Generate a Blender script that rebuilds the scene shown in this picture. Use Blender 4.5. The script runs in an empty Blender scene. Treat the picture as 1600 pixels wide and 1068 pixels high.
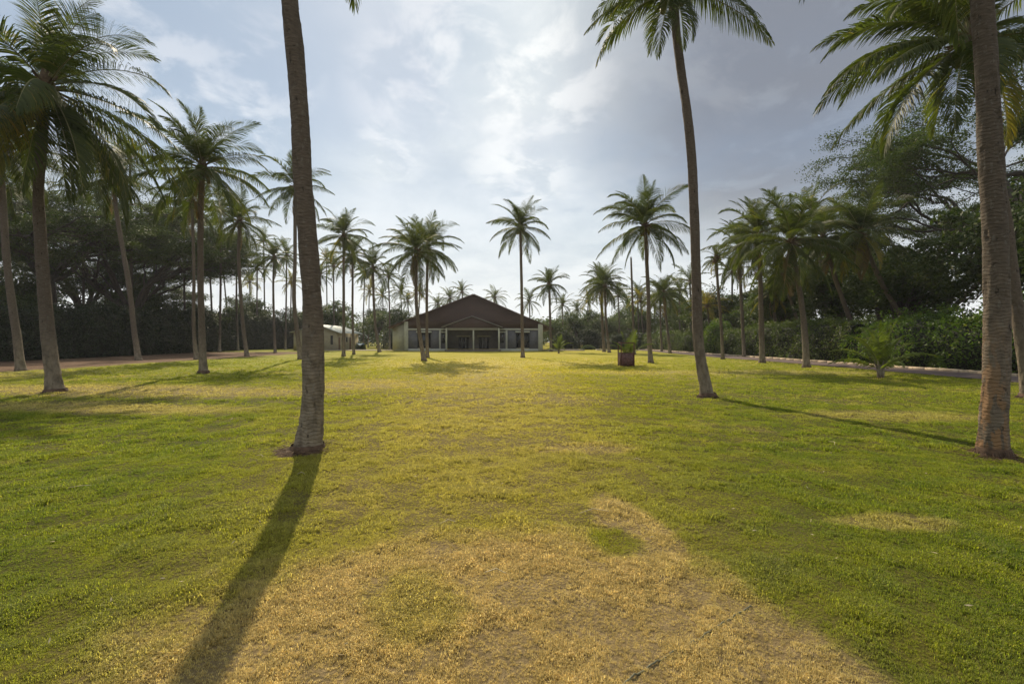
import bpy, math, random
import numpy as np
from mathutils import Vector, Matrix
R = math.radians
scene = bpy.context.scene
COL = scene.collection
rng = np.random.default_rng(7); random.seed(7)

# ---------------------------------------------------------------- camera
F, HOR, EYE = 711.1, 531.0, 1.7
cd = bpy.data.cameras.new("camera"); cam = bpy.data.objects.new("camera", cd); COL.objects.link(cam)
cam.location = (0, 0, EYE); cam.rotation_euler = (R(90), 0, 0)
cd.sensor_width = 36; cd.lens = 16; cd.shift_y = -3/1600; cd.clip_end = 2000; cd.clip_start = 0.05
scene.camera = cam
# ---------------------------------------------------------------- light, sky, exposure
SUN_AZ, SUN_EL = R(-18.7), R(38)
sd = bpy.data.lights.new("sun", 'SUN'); sd.energy = 5.0; sd.angle = R(0.6); sd.color = (1.0, 0.86, 0.64)
sun = bpy.data.objects.new("sun", sd); COL.objects.link(sun)
to_sun = Vector((math.sin(SUN_AZ)*math.cos(SUN_EL), math.cos(SUN_AZ)*math.cos(SUN_EL), math.sin(SUN_EL)))
sun.rotation_euler = to_sun.to_track_quat('Z', 'Y').to_euler(); sun.location = (0, 0, 60)
scene.view_settings.view_transform = 'Standard'; scene.view_settings.look = 'None'
scene.view_settings.exposure = 0.27; scene.view_settings.gamma = 1.0
w = bpy.data.worlds.new("World"); scene.world = w; w.use_nodes = True
NT = w.node_tree; NT.nodes.clear()

class G:                                   # tiny node-graph helper
    def __init__(s, nt): s.nt = nt
    def n(s, t, **k):
        nd = s.nt.nodes.new(t)
        for a, v in k.items():
            if a in ('ins',):
                for i, val in v.items(): s.set(nd.inputs[i], val)
            else: setattr(nd, a, v)
        return nd
    def set(s, sock, v):
        if hasattr(v, 'links'): s.nt.links.new(v, sock)
        else: sock.default_value = v
    def m(s, op, a, b=None, c=None, clamp=False):
        nd = s.n('ShaderNodeMath', operation=op, use_clamp=clamp); s.set(nd.inputs[0], a)
        if b is not None: s.set(nd.inputs[1], b)
        if c is not None: s.set(nd.inputs[2], c)
        return nd.outputs[0]
    def v(s, op, a, b=None):
        nd = s.n('ShaderNodeVectorMath', operation=op); s.set(nd.inputs[0], a)
        if b is not None: s.set(nd.inputs[1], b)
        return nd.outputs['Value'] if op in ('DOT_PRODUCT', 'LENGTH', 'DISTANCE') else nd.outputs[0]
    def mix(s, f, a, b):
        nd = s.n('ShaderNodeMix', data_type='RGBA'); s.set(nd.inputs[0], f); s.set(nd.inputs[6], a); s.set(nd.inputs[7], b)
        return nd.outputs[2]
    def rng(s, x, a, b, c=0.0, d=1.0, smooth=True):
        nd = s.n('ShaderNodeMapRange'); nd.interpolation_type = 'SMOOTHSTEP' if smooth else 'LINEAR'
        s.set(nd.inputs[0], x)
        for i, q in zip((1, 2, 3, 4), (a, b, c, d)): s.set(nd.inputs[i], q)
        return nd.outputs[0]
    def noise(s, vec, scale, detail=4, rough=.55, dist=0.0):
        nd = s.n('ShaderNodeTexNoise'); s.set(nd.inputs['Vector'], vec); nd.inputs['Scale'].default_value = scale
        nd.inputs['Detail'].default_value = detail; nd.inputs['Roughness'].default_value = rough; nd.inputs['Distortion'].default_value = dist
        return nd.outputs[0]

g = G(NT)
out = g.n('ShaderNodeOutputWorld')
sky = g.n('ShaderNodeTexSky', sky_type='NISHITA', sun_disc=False, sun_elevation=SUN_EL, sun_rotation=SUN_AZ)
sky.air_density = 1.0; sky.dust_density = .25; sky.ozone_density = 1.6
bg1 = g.n('ShaderNodeBackground'); g.set(bg1.inputs[0], sky.outputs[0]); bg1.inputs[1].default_value = 0.07
d = g.v('NORMALIZE', g.n('ShaderNodeTexCoord').outputs['Generated'])
sep = g.n('ShaderNodeSeparateXYZ'); g.set(sep.inputs[0], d)
dz = g.m('MAXIMUM', sep.outputs[2], 0.0)
cx = g.n('ShaderNodeCombineXYZ')
den = g.m('ADD', dz, 0.22)
g.set(cx.inputs[0], g.m('DIVIDE', sep.outputs[0], den)); g.set(cx.inputs[1], g.m('DIVIDE', sep.outputs[1], den))
cp = g.v('ADD', cx.outputs[0], (3.1, 1.7, 0))
def pdir(x, y):
    return tuple(Vector(((x-800)/F, 1, (HOR-y)/F)).normalized())
def blob(x, y, inner, outer):
    return g.rng(g.v('DOT_PRODUCT', d, pdir(x, y)), math.cos(R(outer)), math.cos(R(inner)))
big = g.noise(cp, 0.9, 6, .55, .35)
med = g.noise(cp, 2.6, 8, .60, .25)
puff = g.noise(g.v('ADD', cp, (7, 2, 0)), 2.0, 10, .62, .5)
blue_gap = g.m('MAXIMUM', blob(330, 60, 2, 20), g.m('MULTIPLY', blob(600, 20, 1, 16), .55))
cover = g.m('ADD', g.rng(big, .30, .62), g.m('MULTIPLY', blue_gap, -.75), clamp=True)
cover = g.m('MAXIMUM', cover, g.rng(dz, .50, .05, 0, 1.0))
cover = g.m('MULTIPLY_ADD', cover, .42, .56, clamp=True)
# thin cloud veil: brightness varies softly; grey thick cloud to the upper right
veil = g.mix(g.rng(med, .30, .72), (.50, .575, .62, 1), (.76, .795, .805, 1))
grey_f = g.m('MULTIPLY', blob(1270, 40, 4, 27), g.rng(big, .25, .60, .70, 1.0))
veil = g.mix(grey_f, veil, (.20, .22, .262, 1))
grey2 = g.m('MULTIPLY', g.m('MAXIMUM', blob(190, 180, 4, 20), g.m('MULTIPLY', blob(900, 120, 3, 15), .6)), g.rng(med, .35, .6, .4, 1))
veil = g.mix(g.m('MULTIPLY', grey2, .6), veil, (.36, .41, .48, 1))
pf2 = g.noise(g.v('ADD', cp, (1.3, 4.4, 0)), 5.2, 10, .60, .35)
glow = blob(600, 60, 4, 36)
veil = g.mix(g.m('MULTIPLY', glow, .50), veil, (.82, .855, .86, 1))
veil = g.mix(g.m('MULTIPLY', blue_gap, .60), veil, (.33, .45, .57, 1))
spots = blob(652, 130, 1, 9)
for (bx0, by0, ri, ro) in ((858, 130, 1, 9), (780, 150, .5, 6), (815, 265, 1, 8), (225, 75, 1, 9), (290, 140, 1, 8), (610, 235, .5, 5), (700, 60, 1, 8), (420, 110, .5, 6), (350, 180, 1, 7)):
    spots = g.m('MAXIMUM', spots, blob(bx0, by0, ri, ro))
cum = g.rng(g.m('ADD', g.m('MULTIPLY', pf2, .65), g.m('MULTIPLY', puff, .35)), .47, .58)
veil = g.mix(g.m('MULTIPLY', g.m('MULTIPLY', spots, cum), .62), veil, (.97, .97, .95, 1))
under = g.m('MULTIPLY', g.rng(g.m('ADD', g.m('MULTIPLY', pf2, .5), g.m('MULTIPLY', med, .5)), .50, .40), g.m('MULTIPLY_ADD', glow, -.3, .40))
veil = g.mix(under, veil, (.46, .52, .59, 1))
puffs = g.m('MULTIPLY', g.rng(puff, .52, .64), g.rng(big, .4, .6, .1, .6))
veil = g.mix(g.m('MULTIPLY', puffs, .35), veil, (.88, .90, .90, 1))
veil = g.mix(g.m('MULTIPLY', grey_f, .55), veil, (.22, .24, .28, 1))
veil = g.mix(g.rng(dz, .30, .0, 0, .8), veil, (.80, .815, .81, 1))     # milky horizon
zen = g.m('MULTIPLY_ADD', g.rng(dz, .66, .95), 0.15, 1.0)              # added fill: sky overhead, out of view, made brighter to lift shaded areas
behind = g.m('MULTIPLY_ADD', g.rng(sep.outputs[1], .15, -.4), 0.0, 1.0)  # same fill boost for the unseen sky behind the camera, switched off
bg2 = g.n('ShaderNodeBackground'); g.set(bg2.inputs[0], veil); g.set(bg2.inputs[1], g.m('MULTIPLY', zen, behind))
ms = g.n('ShaderNodeMixShader'); g.set(ms.inputs[0], cover); g.set(ms.inputs[1], bg1.outputs[0]); g.set(ms.inputs[2], bg2.outputs[0])
g.set(out.inputs[0], ms.outputs[0])

# ---------------------------------------------------------------- helpers
def P(x, y, D):                      # photo pixel at a known distance -> world point
    return np.array([(x-800)/F*D, D, EYE+(HOR-y)/F*D])
def Dg(y): return EYE*F/(y-HOR)
def hash2(ix, iy, s=0):
    h = (ix*374761393 + iy*668265263 + s*982451653) & 0xffffffff
    h = ((h ^ (h >> 13))*1274126177) & 0xffffffff
    return ((h ^ (h >> 16)) & 0xffff)/65535.0
def vnoise(x, y, s=0):
    x = np.asarray(x, float); y = np.asarray(y, float)
    ix = np.floor(x).astype(np.int64); iy = np.floor(y).astype(np.int64)
    fx = x-ix; fy = y-iy; fx = fx*fx*(3-2*fx); fy = fy*fy*(3-2*fy)
    a = hash2(ix, iy, s); b = hash2(ix+1, iy, s); c = hash2(ix, iy+1, s); e = hash2(ix+1, iy+1, s)
    return (a*(1-fx)+b*fx)*(1-fy)+(c*(1-fx)+e*fx)*fy
def fbm(x, y, s=0, o=4):
    t = 0; a = .5; n = 0
    for k in range(o): t = t+a*vnoise(np.asarray(x)*2**k+17*k, np.asarray(y)*2**k-9*k, s+k); n += a; a *= .5
    return t/n

class MB:                            # numpy mesh buffer of quads (triangles repeat nothing: stored separately)
    def __init__(s): s.v = []; s.q = []; s.mi = []; s.c = 0
    def add(s, v, q, mi=0):
        v = np.asarray(v, float).reshape(-1, 3); q = np.asarray(q, int).reshape(-1, 4)
        s.v.append(v); s.q.append(q+s.c); s.mi.append(np.full(len(q), mi)); s.c += len(v); return s
    def merge(s, o, M=None, mi=None):
        v = np.concatenate(o.v)
        if M is not None:
            M = np.array(M); v = v@M[:3, :3].T+M[:3, 3]
        q = np.concatenate(o.q); m = np.concatenate(o.mi)
        s.v.append(v); s.q.append(q+s.c); s.mi.append(m if mi is None else np.full(len(q), mi)); s.c += len(v)
    def mesh(s, name, mats, smooth=False):
        v = np.concatenate(s.v).astype(np.float32); q = np.concatenate(s.q).astype(np.int32); mi = np.concatenate(s.mi).astype(np.int32)
        me = bpy.data.meshes.new(name)
        me.vertices.add(len(v)); me.vertices.foreach_set('co', v.ravel())
        me.loops.add(len(q)*4); me.loops.foreach_set('vertex_index', q.ravel())
        me.polygons.add(len(q)); me.polygons.foreach_set('loop_start', np.arange(0, len(q)*4, 4, dtype=np.int32))
        me.polygons.foreach_set('loop_total', np.full(len(q), 4, np.int32)) if False else None
        me.polygons.foreach_set('material_index', mi)
        if smooth: me.polygons.foreach_set('use_smooth', np.ones(len(q), bool))
        for m in (mats if isinstance(mats, (list, tuple)) else [mats]): me.materials.append(m)
        me.update(calc_edges=True); me.validate(); return me
    def obj(s, name, mats, parent=None, smooth=False, loc=None):
        o = bpy.data.objects.new(name, s.mesh(name, mats, smooth)); COL.objects.link(o)
        if parent is not None: o.parent = parent
        if loc is not None: o.location = loc
        return o
    def box(s, x0, x1, y0, y1, z0, z1, mi=0):
        v = [(x, y, z) for z in (z0, z1) for y in (y0, y1) for x in (x0, x1)]
        q = [(0, 2, 3, 1), (4, 5, 7, 6), (0, 1, 5, 4), (2, 6, 7, 3), (0, 4, 6, 2), (1, 3, 7, 5)]
        return s.add(v, q, mi)
    def bbox_(s, x0, x1, y0, y1, z0, z1, b=.02, mi=0):   # box with chamfered vertical/horizontal edges
        vs = []; 
        for z, i in ((z0, b), (z0+b, 0), (z1-b, 0), (z1, b)):
            for (x, y) in ((x0+b+i, y0+i), (x1-b-i, y0+i), (x1-i, y0+b+i), (x1-i, y1-b-i), (x1-b-i, y1-i), (x0+b+i, y1-i), (x0+i, y1-b-i), (x0+i, y0+b+i)):
                vs.append((x, y, z))
        q = []
        for k in range(3):
            for j in range(8): q.append((k*8+j, k*8+(j+1) % 8, (k+1)*8+(j+1) % 8, (k+1)*8+j))
        for o in (0, 24):
            for a in ((0, 1, 2, 3), (0, 3, 4, 7), (4, 5, 6, 7)):
                q.append(tuple(o+t for t in (a if o else a[::-1])))
        return s.add(vs, q, mi)
    def tube(s, pts, rad, sides=8, mi=0, cap=True, disp=None):
        pts = np.asarray(pts, float); n = len(pts); rad = np.broadcast_to(np.asarray(rad, float), (n,))
        T = np.gradient(pts, axis=0); T /= np.linalg.norm(T, axis=1)[:, None]+1e-9
        ref = np.array([1., 0, 0]) if abs(T[0][0]) < .8 else np.array([0, 1., 0])
        U = np.zeros_like(pts); u = ref
        for i in range(n):
            u = u-T[i]*np.dot(u, T[i]); u = u/(np.linalg.norm(u)+1e-9); U[i] = u
        V = np.cross(T, U)
        a = np.arange(sides)/sides*2*np.pi
        rr = rad[:, None]*np.ones(sides)[None, :]
        if disp is not None: rr = rr+disp(n, sides)
        v = pts[:, None, :]+rr[:, :, None]*(np.cos(a)[None, :, None]*U[:, None, :]+np.sin(a)[None, :, None]*V[:, None, :])
        i = np.arange(n-1)[:, None]*sides; j = np.arange(sides)[None, :]; j2 = (j+1) % sides
        q = np.stack([i+j, i+j2, i+sides+j2, i+sides+j], -1).reshape(-1, 4)
        s.add(v.reshape(-1, 3), q, mi)
        return s
    def prism(s, poly, y0, y1, mi=0):      # polygon in x,z extruded along y (fan from centre)
        n = len(poly); c = np.mean(poly, axis=0)
        v = [(x, y0, z) for x, z in poly]+[(x, y1, z) for x, z in poly]+[(c[0], y0, c[1]), (c[0], y1, c[1])]
        q = []
        for i in range(n):
            j = (i+1) % n; q.append((i, n+i, n+j, j))
        # caps as quads from centre, two edges at a time where possible
        i = 0
        while i < n:
            j = (i+1) % n; k = (i+2) % n
            if i+2 <= n: q.append((2*n, i, j, k)); q.append((2*n+1, n+k, n+j, n+i)); i += 2
            else:
                m = len(v); mid = ((poly[i][0]+poly[j][0])/2, (poly[i][1]+poly[j][1])/2)
                v += [(mid[0], y0, mid[1]), (mid[0], y1, mid[1])]
                q.append((2*n, i, m, j)); q.append((2*n+1, n+j, m+1, n+i)); i += 1
        return s.add(v, q, mi)

def tag(o, label=None, cat=None, group=None, kind=None):
    if label: o['label'] = label
    if cat: o['category'] = cat
    if group: o['group'] = group
    if kind: o['kind'] = kind
    return o
def empty(name, loc=(0, 0, 0), label=None, cat=None, group=None):
    o = bpy.data.objects.new(name, None); COL.objects.link(o); o.location = loc; o.empty_display_size = .3
    return tag(o, label, cat, group)

# ---------------------------------------------------------------- materials
def newmat(name):
    m = bpy.data.materials.new(name); m.use_nodes = True; m.node_tree.nodes.clear(); h = G(m.node_tree)
    return m, h, h.n('ShaderNodeOutputMaterial')
def simple(name, col, rough=.8, var=.12, scale=3.0, bump=0.0, bscale=30.0, spec=.3, metal=0.0, dirt=None):
    m, h, o = newmat(name); b = h.n('ShaderNodeBsdfPrincipled')
    tc = h.n('ShaderNodeTexCoord').outputs['Object']
    c = tuple(col)+(1,)
    nz = h.noise(tc, scale, 5, .6)
    c0 = tuple(x*(1-var) for x in col)+(1,); c1 = tuple(min(1, x*(1+var)) for x in col)+(1,)
    cc = h.mix(h.rng(nz, .3, .7), c0, c1)
    if dirt:
        cc = h.mix(h.m('MULTIPLY', h.rng(h.noise(tc, scale*2.7, 6, .65), .50, .68), dirt[1]), cc, tuple(dirt[0])+(1,))
    h.set(b.inputs['Base Color'], cc); b.inputs['Roughness'].default_value = rough; b.inputs['Metallic'].default_value = metal
    b.inputs['Specular IOR Level'].default_value = spec
    if bump:
        bp = h.n('ShaderNodeBump'); bp.inputs['Strength'].default_value = bump; bp.inputs['Distance'].default_value = .02
        h.set(bp.inputs['Height'], h.noise(tc, bscale, 4, .6)); h.set(b.inputs['Normal'], bp.outputs[0])
    h.set(o.inputs[0], b.outputs[0]); return m
def leafmat(name, c_dark, c_light, c_old, trans=.45, gloss=.35, old_amt=.12, tmul=1.5, zgrad=None):
    m, h, o = newmat(name)
    geo = h.n('ShaderNodeNewGeometry'); ri = geo.outputs['Random Per Island']
    pos = geo.outputs['Position']
    cl = h.noise(pos, .55, 3, .6)
    f = h.m('ADD', h.m('MULTIPLY', ri, .6), h.m('MULTIPLY', h.rng(cl, .3, .7), .5), clamp=True)
    col = h.mix(f, tuple(c_dark)+(1,), tuple(c_light)+(1,))
    of = h.rng(h.m('ADD', h.m('MULTIPLY', h.m('FRACT', h.m('MULTIPLY', ri, 17.3)), .5), h.m('MULTIPLY', cl, .5)), .75-old_amt, .86-old_amt*.6)
    col = h.mix(of, col, tuple(c_old)+(1,))
    df = h.n('ShaderNodeBsdfPrincipled'); h.set(df.inputs['Base Color'], col); df.inputs['Roughness'].default_value = .55; df.inputs['Specular IOR Level'].default_value = gloss
    tr = h.n('ShaderNodeBsdfTranslucent')
    hs = h.n('ShaderNodeVectorMath', operation='MULTIPLY'); h.set(hs.inputs[0], col); hs.inputs[1].default_value = (tmul*1.15, tmul*1.25, tmul*.5)
    h.set(tr.inputs[0], hs.outputs[0])
    mx = h.n('ShaderNodeMixShader'); mx.inputs[0].default_value = trans; h.set(mx.inputs[1], df.outputs[0]); h.set(mx.inputs[2], tr.outputs[0])
    h.set(o.inputs[0], mx.outputs[0]); return m

M = {}
M['frond'] = leafmat('palm_leaf', (.022, .032, .009), (.060, .073, .017), (.16, .13, .03), .34, .16, .06, 2.3)
M['frond_young'] = leafmat('young_palm_leaf', (.065, .090, .018), (.125, .150, .030), (.17, .15, .03), .35, .16, .06, 1.9)
M['frond_yellow'] = leafmat('palm_leaf_yellowing', (.07, .085, .016), (.19, .15, .022), (.26, .16, .03), .42, .16, .1, 1.6)
M['frond_dead'] = leafmat('palm_leaf_dry', (.12, .075, .035), (.22, .15, .07), (.26, .19, .10), .25, .2, .1, 1.2)
M['rachis'] = simple('palm_midrib', (.16, .15, .05), .6, .2, 2)
M['fibre'] = simple('palm_fibre', (.10, .065, .035), .9, .35, 9, .8, 40)
M['nut'] = simple('coconut_husk', (.14, .13, .035), .55, .35, 4)
M['broad'] = leafmat('broad_leaf', (.019, .034, .009), (.052, .074, .018), (.085, .095, .03), .26, .15, .10, 1.5)
M['broad2'] = leafmat('broad_leaf_light', (.028, .050, .010), (.070, .098, .022), (.13, .13, .03), .34, .30, .10, 1.5)
M['rain'] = leafmat('rain_tree_leaf', (.022, .041, .009), (.064, .088, .018), (.10, .10, .03), .26, .10, .08, 1.5)
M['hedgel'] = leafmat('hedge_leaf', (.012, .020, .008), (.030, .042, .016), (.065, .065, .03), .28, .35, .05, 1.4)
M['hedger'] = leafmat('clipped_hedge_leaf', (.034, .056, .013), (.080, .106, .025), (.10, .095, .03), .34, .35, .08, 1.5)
M['bamboo'] = leafmat('feathery_leaf', (.038, .068, .011), (.080, .130, .020), (.14, .15, .03), .38, .3, .08, 1.6)
M['core'] = simple('filler_core', (.014, .017, .009), .95, .3, 4, .5, 12)  # solid dark body added inside hedges and shrubs to stop light leaking through
M['bark'] = simple('tree_bark', (.055, .044, .036), .9, .3, 5, .7, 18)
M['soil'] = simple('red_soil', (.060, .036, .022), .95, .35, 5, .9, 35, .15, dirt=((.12, .075, .045), .5))
M['root'] = simple('palm_root', (.085, .052, .034), .95, .4, 9)
M['straw'] = simple('dry_straw', (.16, .10, .055), .8, .3, 20)

def trunkmat(name, upper, lower, zsplit, peel=None, ringscale=19.0):
    m, h, o = newmat(name); b = h.n('ShaderNodeBsdfPrincipled')
    tc = h.n('ShaderNodeTexCoord').outputs['Object']; sp = h.n('ShaderNodeSeparateXYZ'); h.set(sp.inputs[0], tc)
    z = sp.outputs[2]
    mp = h.v('MULTIPLY', tc, (2.2, 2.2, 1.0))
    wob = h.noise(mp, 3.2, 4, .6)
    zz = h.m('ADD', h.m('MULTIPLY', z, ringscale), h.m('MULTIPLY', wob, 3.4))
    fr = h.m('FRACT', zz); ring = h.rng(fr, 0.0, .22, 0, 1)
    ringid = h.n('ShaderNodeTexWhiteNoise', noise_dimensions='1D'); h.set(ringid.inputs['W'], h.m('FLOOR', zz))
    fine = h.noise(h.v('MULTIPLY', tc, (9, 9, 55)), 1.0, 5, .65)
    patch = h.noise(mp, 3.5, 5, .62)
    col = h.mix(h.rng(fine, .25, .75), tuple(x*.62 for x in upper)+(1,), tuple(x*1.25 for x in upper)+(1,))
    lowc = h.mix(h.rng(patch, .35, .62), tuple(x*.70 for x in lower)+(1,), tuple(x*1.25 for x in lower)+(1,))
    lf = h.rng(h.m('ADD', z, h.m('MULTIPLY', wob, 1.4)), zsplit+1.7, zsplit-.3)
    col = h.mix(lf, col, lowc)
    # pale lichen blotches
    col = h.mix(h.m('MULTIPLY', h.rng(h.noise(mp, 8, 6, .65), .56, .66), .35), col, (.20, .19, .16, 1))
    col = h.mix(h.m('MULTIPLY', h.m('SUBTRACT', 1.0, ring), h.m('MULTIPLY_ADD', ringid.outputs[0], .24, .02)), col, tuple(x*.45 for x in upper)+(1,))
    if peel:
        pf = h.m('MULTIPLY', h.rng(h.noise(h.v('MULTIPLY', tc, (4, 4, 1.3)), 1.5, 8, .66, .5), .46, .50), h.rng(h.m('ADD', z, h.m('MULTIPLY', wob, 1.2)), 2.9, 1.0))
        pf = h.m('MULTIPLY', pf, h.rng(sp.outputs[0], .10, -.06, .12, 1.0))
        col = h.mix(pf, col, tuple(peel)+(1,))
    crack = h.m('MAXIMUM', h.rng(h.noise(h.v('MULTIPLY', tc, (13, 13, 4)), 1.3, 4, .55), .36, .29), h.rng(h.noise(h.v('MULTIPLY', tc, (6, 6, 9)), 1.6, 5, .6), .33, .28))
    col = h.mix(h.m('MULTIPLY', crack, .8), col, (.018, .014, .012, 1))
    base = h.rng(h.m('ADD', z, h.m('MULTIPLY', patch, .4)), .45, .15)
    col = h.mix(h.m('MULTIPLY', base, .75), col, (.085, .048, .030, 1))
    h.set(b.inputs['Base Color'], col); b.inputs['Roughness'].default_value = .88; b.inputs['Specular IOR Level'].default_value = .2
    bp = h.n('ShaderNodeBump'); bp.inputs['Strength'].default_value = .9; bp.inputs['Distance'].default_value = .012
    ht = h.m('ADD', h.m('MULTIPLY', ring, .7), h.m('ADD', h.m('MULTIPLY', fine, .7), h.m('MULTIPLY', crack, -1.2)))
    h.set(bp.inputs['Height'], ht); h.set(b.inputs['Normal'], bp.outputs[0])
    h.set(o.inputs[0], b.outputs[0]); return m
M['trunk'] = trunkmat('palm_trunk_bark', (.120, .093, .070), (.185, .150, .108), 1.6)
M['trunk_far'] = trunkmat('palm_trunk_bark_slender', (.105, .082, .062), (.22, .185, .135), 1.8, None, 8)
M['trunk_peel'] = trunkmat('palm_trunk_bark_peeling', (.098, .077, .058), (.128, .100, .074), 2.4, (.23, .135, .070))

# lawn colour: one node group in world metres, shared by the ground sheet and the blades
def lawn_color(h):
    pos = h.n('ShaderNodeNewGeometry').outputs['Position']
    sp = h.n('ShaderNodeSeparateXYZ'); h.set(sp.inputs[0], pos); x, y = sp.outputs[0], sp.outputs[1]
    flat = h.n('ShaderNodeCombineXYZ'); h.set(flat.inputs[0], x); h.set(flat.inputs[1], y); flat = flat.outputs[0]
    n1 = h.noise(flat, .35, 5, .6, .2); n2 = h.noise(flat, 1.6, 5, .62, .2); n3 = h.noise(flat, 9.0, 4, .6)
    def ell(cx_, cy_, rx, ry, wgt, soft=.5, rot=0.0):
        c, s_ = math.cos(rot), math.sin(rot)
        dx = h.m('SUBTRACT', x, cx_); dy = h.m('SUBTRACT', y, cy_)
        u = h.m('DIVIDE', h.m('ADD', h.m('MULTIPLY', dx, c), h.m('MULTIPLY', dy, s_)), rx)
        v_ = h.m('DIVIDE', h.m('ADD', h.m('MULTIPLY', dx, -s_), h.m('MULTIPLY', dy, c)), ry)
        r = h.m('SQRT', h.m('ADD', h.m('MULTIPLY', u, u), h.m('MULTIPLY', v_, v_)))
        r = h.m('ADD', r, h.m('MULTIPLY', h.m('SUBTRACT', n2, .5), .9)); r = h.m('ADD', r, h.m('MULTIPLY', h.m('SUBTRACT', n3, .5), .35))
        return h.rng(r, 1+soft*.5, 1-soft*.5, 0, wgt)
    dry = ell(-.05, 2.55, 2.05, 1.60, .86, .65)
    dry = h.m('MAXIMUM', dry, ell(1.10, 4.0, .34, .95, .80, .6, .10))
    edge = h.m('ADD', h.m('SUBTRACT', x, h.m('MULTIPLY_ADD', y, -.226, 2.416)), h.m('ADD', h.m('MULTIPLY', h.m('SUBTRACT', n2, .5), .35), h.m('MULTIPLY', h.m('SUBTRACT', n3, .5), .25)))
    dry = h.m('MULTIPLY', dry, h.rng(edge, .10, -.12))
    for e in [(-1.5, 22, 2.8, 21, .42, 1.2, .06), (-5.6, 17.5, 2.4, 2.4, .50, .9, 0), (.6, 13.2, 2.0, 1.6, .42, .9, 0),
              (1.1, 7.2, .9, .45, .55, .7, 0), (-.9, 6.6, .8, .9, .30, .9, 0), (3.5, 4.2, .55, .22, .45, .7, 0), (-13, 15.5, 7.5, 1.7, .60, .9, -.12), (-10.5, 11.5, 4.2, .9, .55, .8, -.1),
              (8.5, 10.2, 2.2, .7, .40, .8, 0), (-1.7, 5.0, .45, .7, .35, .8, .3), (11, 24, 9, 1.6, .35, 1, 0), (-24.5, 19.5, 3, 6, .35, 1, 0), (-2, 33, 9, 5, .28, 1, 0)]:
        dry = h.m('MAXIMUM', dry, ell(*e))
    dry = h.m('SUBTRACT', dry, ell(.86, 3.85, .20, .28, .75, .9), clamp=True)
    dry = h.m('SUBTRACT', dry, ell(-.62, 2.95, .28, .45, .35, .9, .5), clamp=True)
    far = h.rng(y, 8, 26)
    spots = h.m('MULTIPLY', h.rng(h.m('ADD', h.m('MULTIPLY', n1, .6), h.m('MULTIPLY', n2, .4)), .52, .66), h.m('MULTIPLY_ADD', far, .30, .24))
    dry = h.m('MAXIMUM', dry, spots)
    mid = h.m('ABSOLUTE', h.m('ADD', x, .6)); 
    yel = h.m('MULTIPLY', h.rng(h.m('DIVIDE', mid, h.m('MULTIPLY_ADD', y, .42, 1.0)), 1.25, .15), .75)
    green = h.mix(h.rng(n2, .3, .7), (.110, .148, .013, 1), (.195, .208, .019, 1))
    yg = h.mix(h.rng(n3, .3, .7), (.275, .245, .022, 1), (.370, .310, .036, 1))
    yel = h.m('ADD', yel, h.m('MULTIPLY', far, .25), clamp=True)
    col = h.mix(h.m('MULTIPLY', yel, h.rng(n1, .25, .65, .6, 1.0)), green, yg)
    tan = h.mix(h.rng(n3, .25, .75), (.42, .320, .145, 1), (.62, .49, .24, 1))
    return h.mix(dry, col, tan), dry, flat, (n1, n2, n3), x, y

m, h, o = newmat('lawn_ground')
colr, dry, flat, ns, X_, Y_ = lawn_color(h)
# soil shows between the blades; beyond the tufts the sheet itself is the turf
nf = h.noise(flat, 45, 4, .7); nm = h.noise(h.v('MULTIPLY', flat, (1.0, 1.0, 1)), 7, 5, .7)
thatch = h.mix(.35, h.v('MULTIPLY', colr, (.6, .55, .6)), (.07, .05, .02, 1))
fary = h.rng(Y_, 9, 34)
turf = h.v('MULTIPLY', colr, (1.35, 1.30, 1.2))
turf = h.mix(h.rng(nm, .60, .38, 0, .55), turf, h.v('MULTIPLY', colr, (.55, .6, .6)))
bcol = h.mix(fary, thatch, turf)
# bare reddish earth strip on the left and under the trees beyond the road
ew = h.m('MULTIPLY', h.m('SUBTRACT', ns[0], .5), 7.0)
xe = h.m('ADD', X_, ew); xe = h.m('ADD', xe, h.m('MULTIPLY', h.m('SUBTRACT', ns[1], .5), 2.0))
earth = h.m('MULTIPLY', h.rng(xe, -26.5, -27.8), h.rng(h.m('ADD', Y_, h.m('MULTIPLY', ew, 2)), 72, 60))
earth = h.m('MAXIMUM', earth, h.rng(X_, 23.55, 23.8))
ecol = h.mix(h.rng(nm, .3, .7), (.10, .060, .037, 1), (.20, .125, .080, 1))
bcol = h.mix(earth, bcol, ecol)
bcol = h.mix(h.rng(nf, .58, .42, 0, .35), bcol, h.v('MULTIPLY', bcol, (.4, .4, .4)))
b = h.n('ShaderNodeBsdfPrincipled'); h.set(b.inputs['Base Color'], bcol); b.inputs['Roughness'].default_value = .95; b.inputs['Specular IOR Level'].default_value = .1
bp = h.n('ShaderNodeBump'); bp.inputs['Strength'].default_value = 1.0; bp.inputs['Distance'].default_value = .06
h.set(bp.inputs['Height'], h.m('ADD', nm, h.m('MULTIPLY', nf, .35))); h.set(b.inputs['Normal'], bp.outputs[0])
h.set(o.inputs[0], b.outputs[0]); M['lawn'] = m
m, h, o = newmat('grass_blade')
colr, dry, flat, ns, X_, Y_ = lawn_color(h)
ri = h.n('ShaderNodeNewGeometry').outputs['Random Per Island']
oi = h.n('ShaderNodeObjectInfo').outputs['Random']
f = h.m('FRACT', h.m('ADD', ri, oi))
colr = h.mix(h.m('MULTIPLY', h.rng(f, .70, .98), .45), colr, (.33, .25, .09, 1))
sc = h.m('MULTIPLY_ADD', h.m('FRACT', h.m('MULTIPLY', f, 7.7)), 1.0, .50)
vs = h.n('ShaderNodeVectorMath', operation='SCALE'); h.set(vs.inputs[0], colr); h.set(vs.inputs[3], sc)
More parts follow.
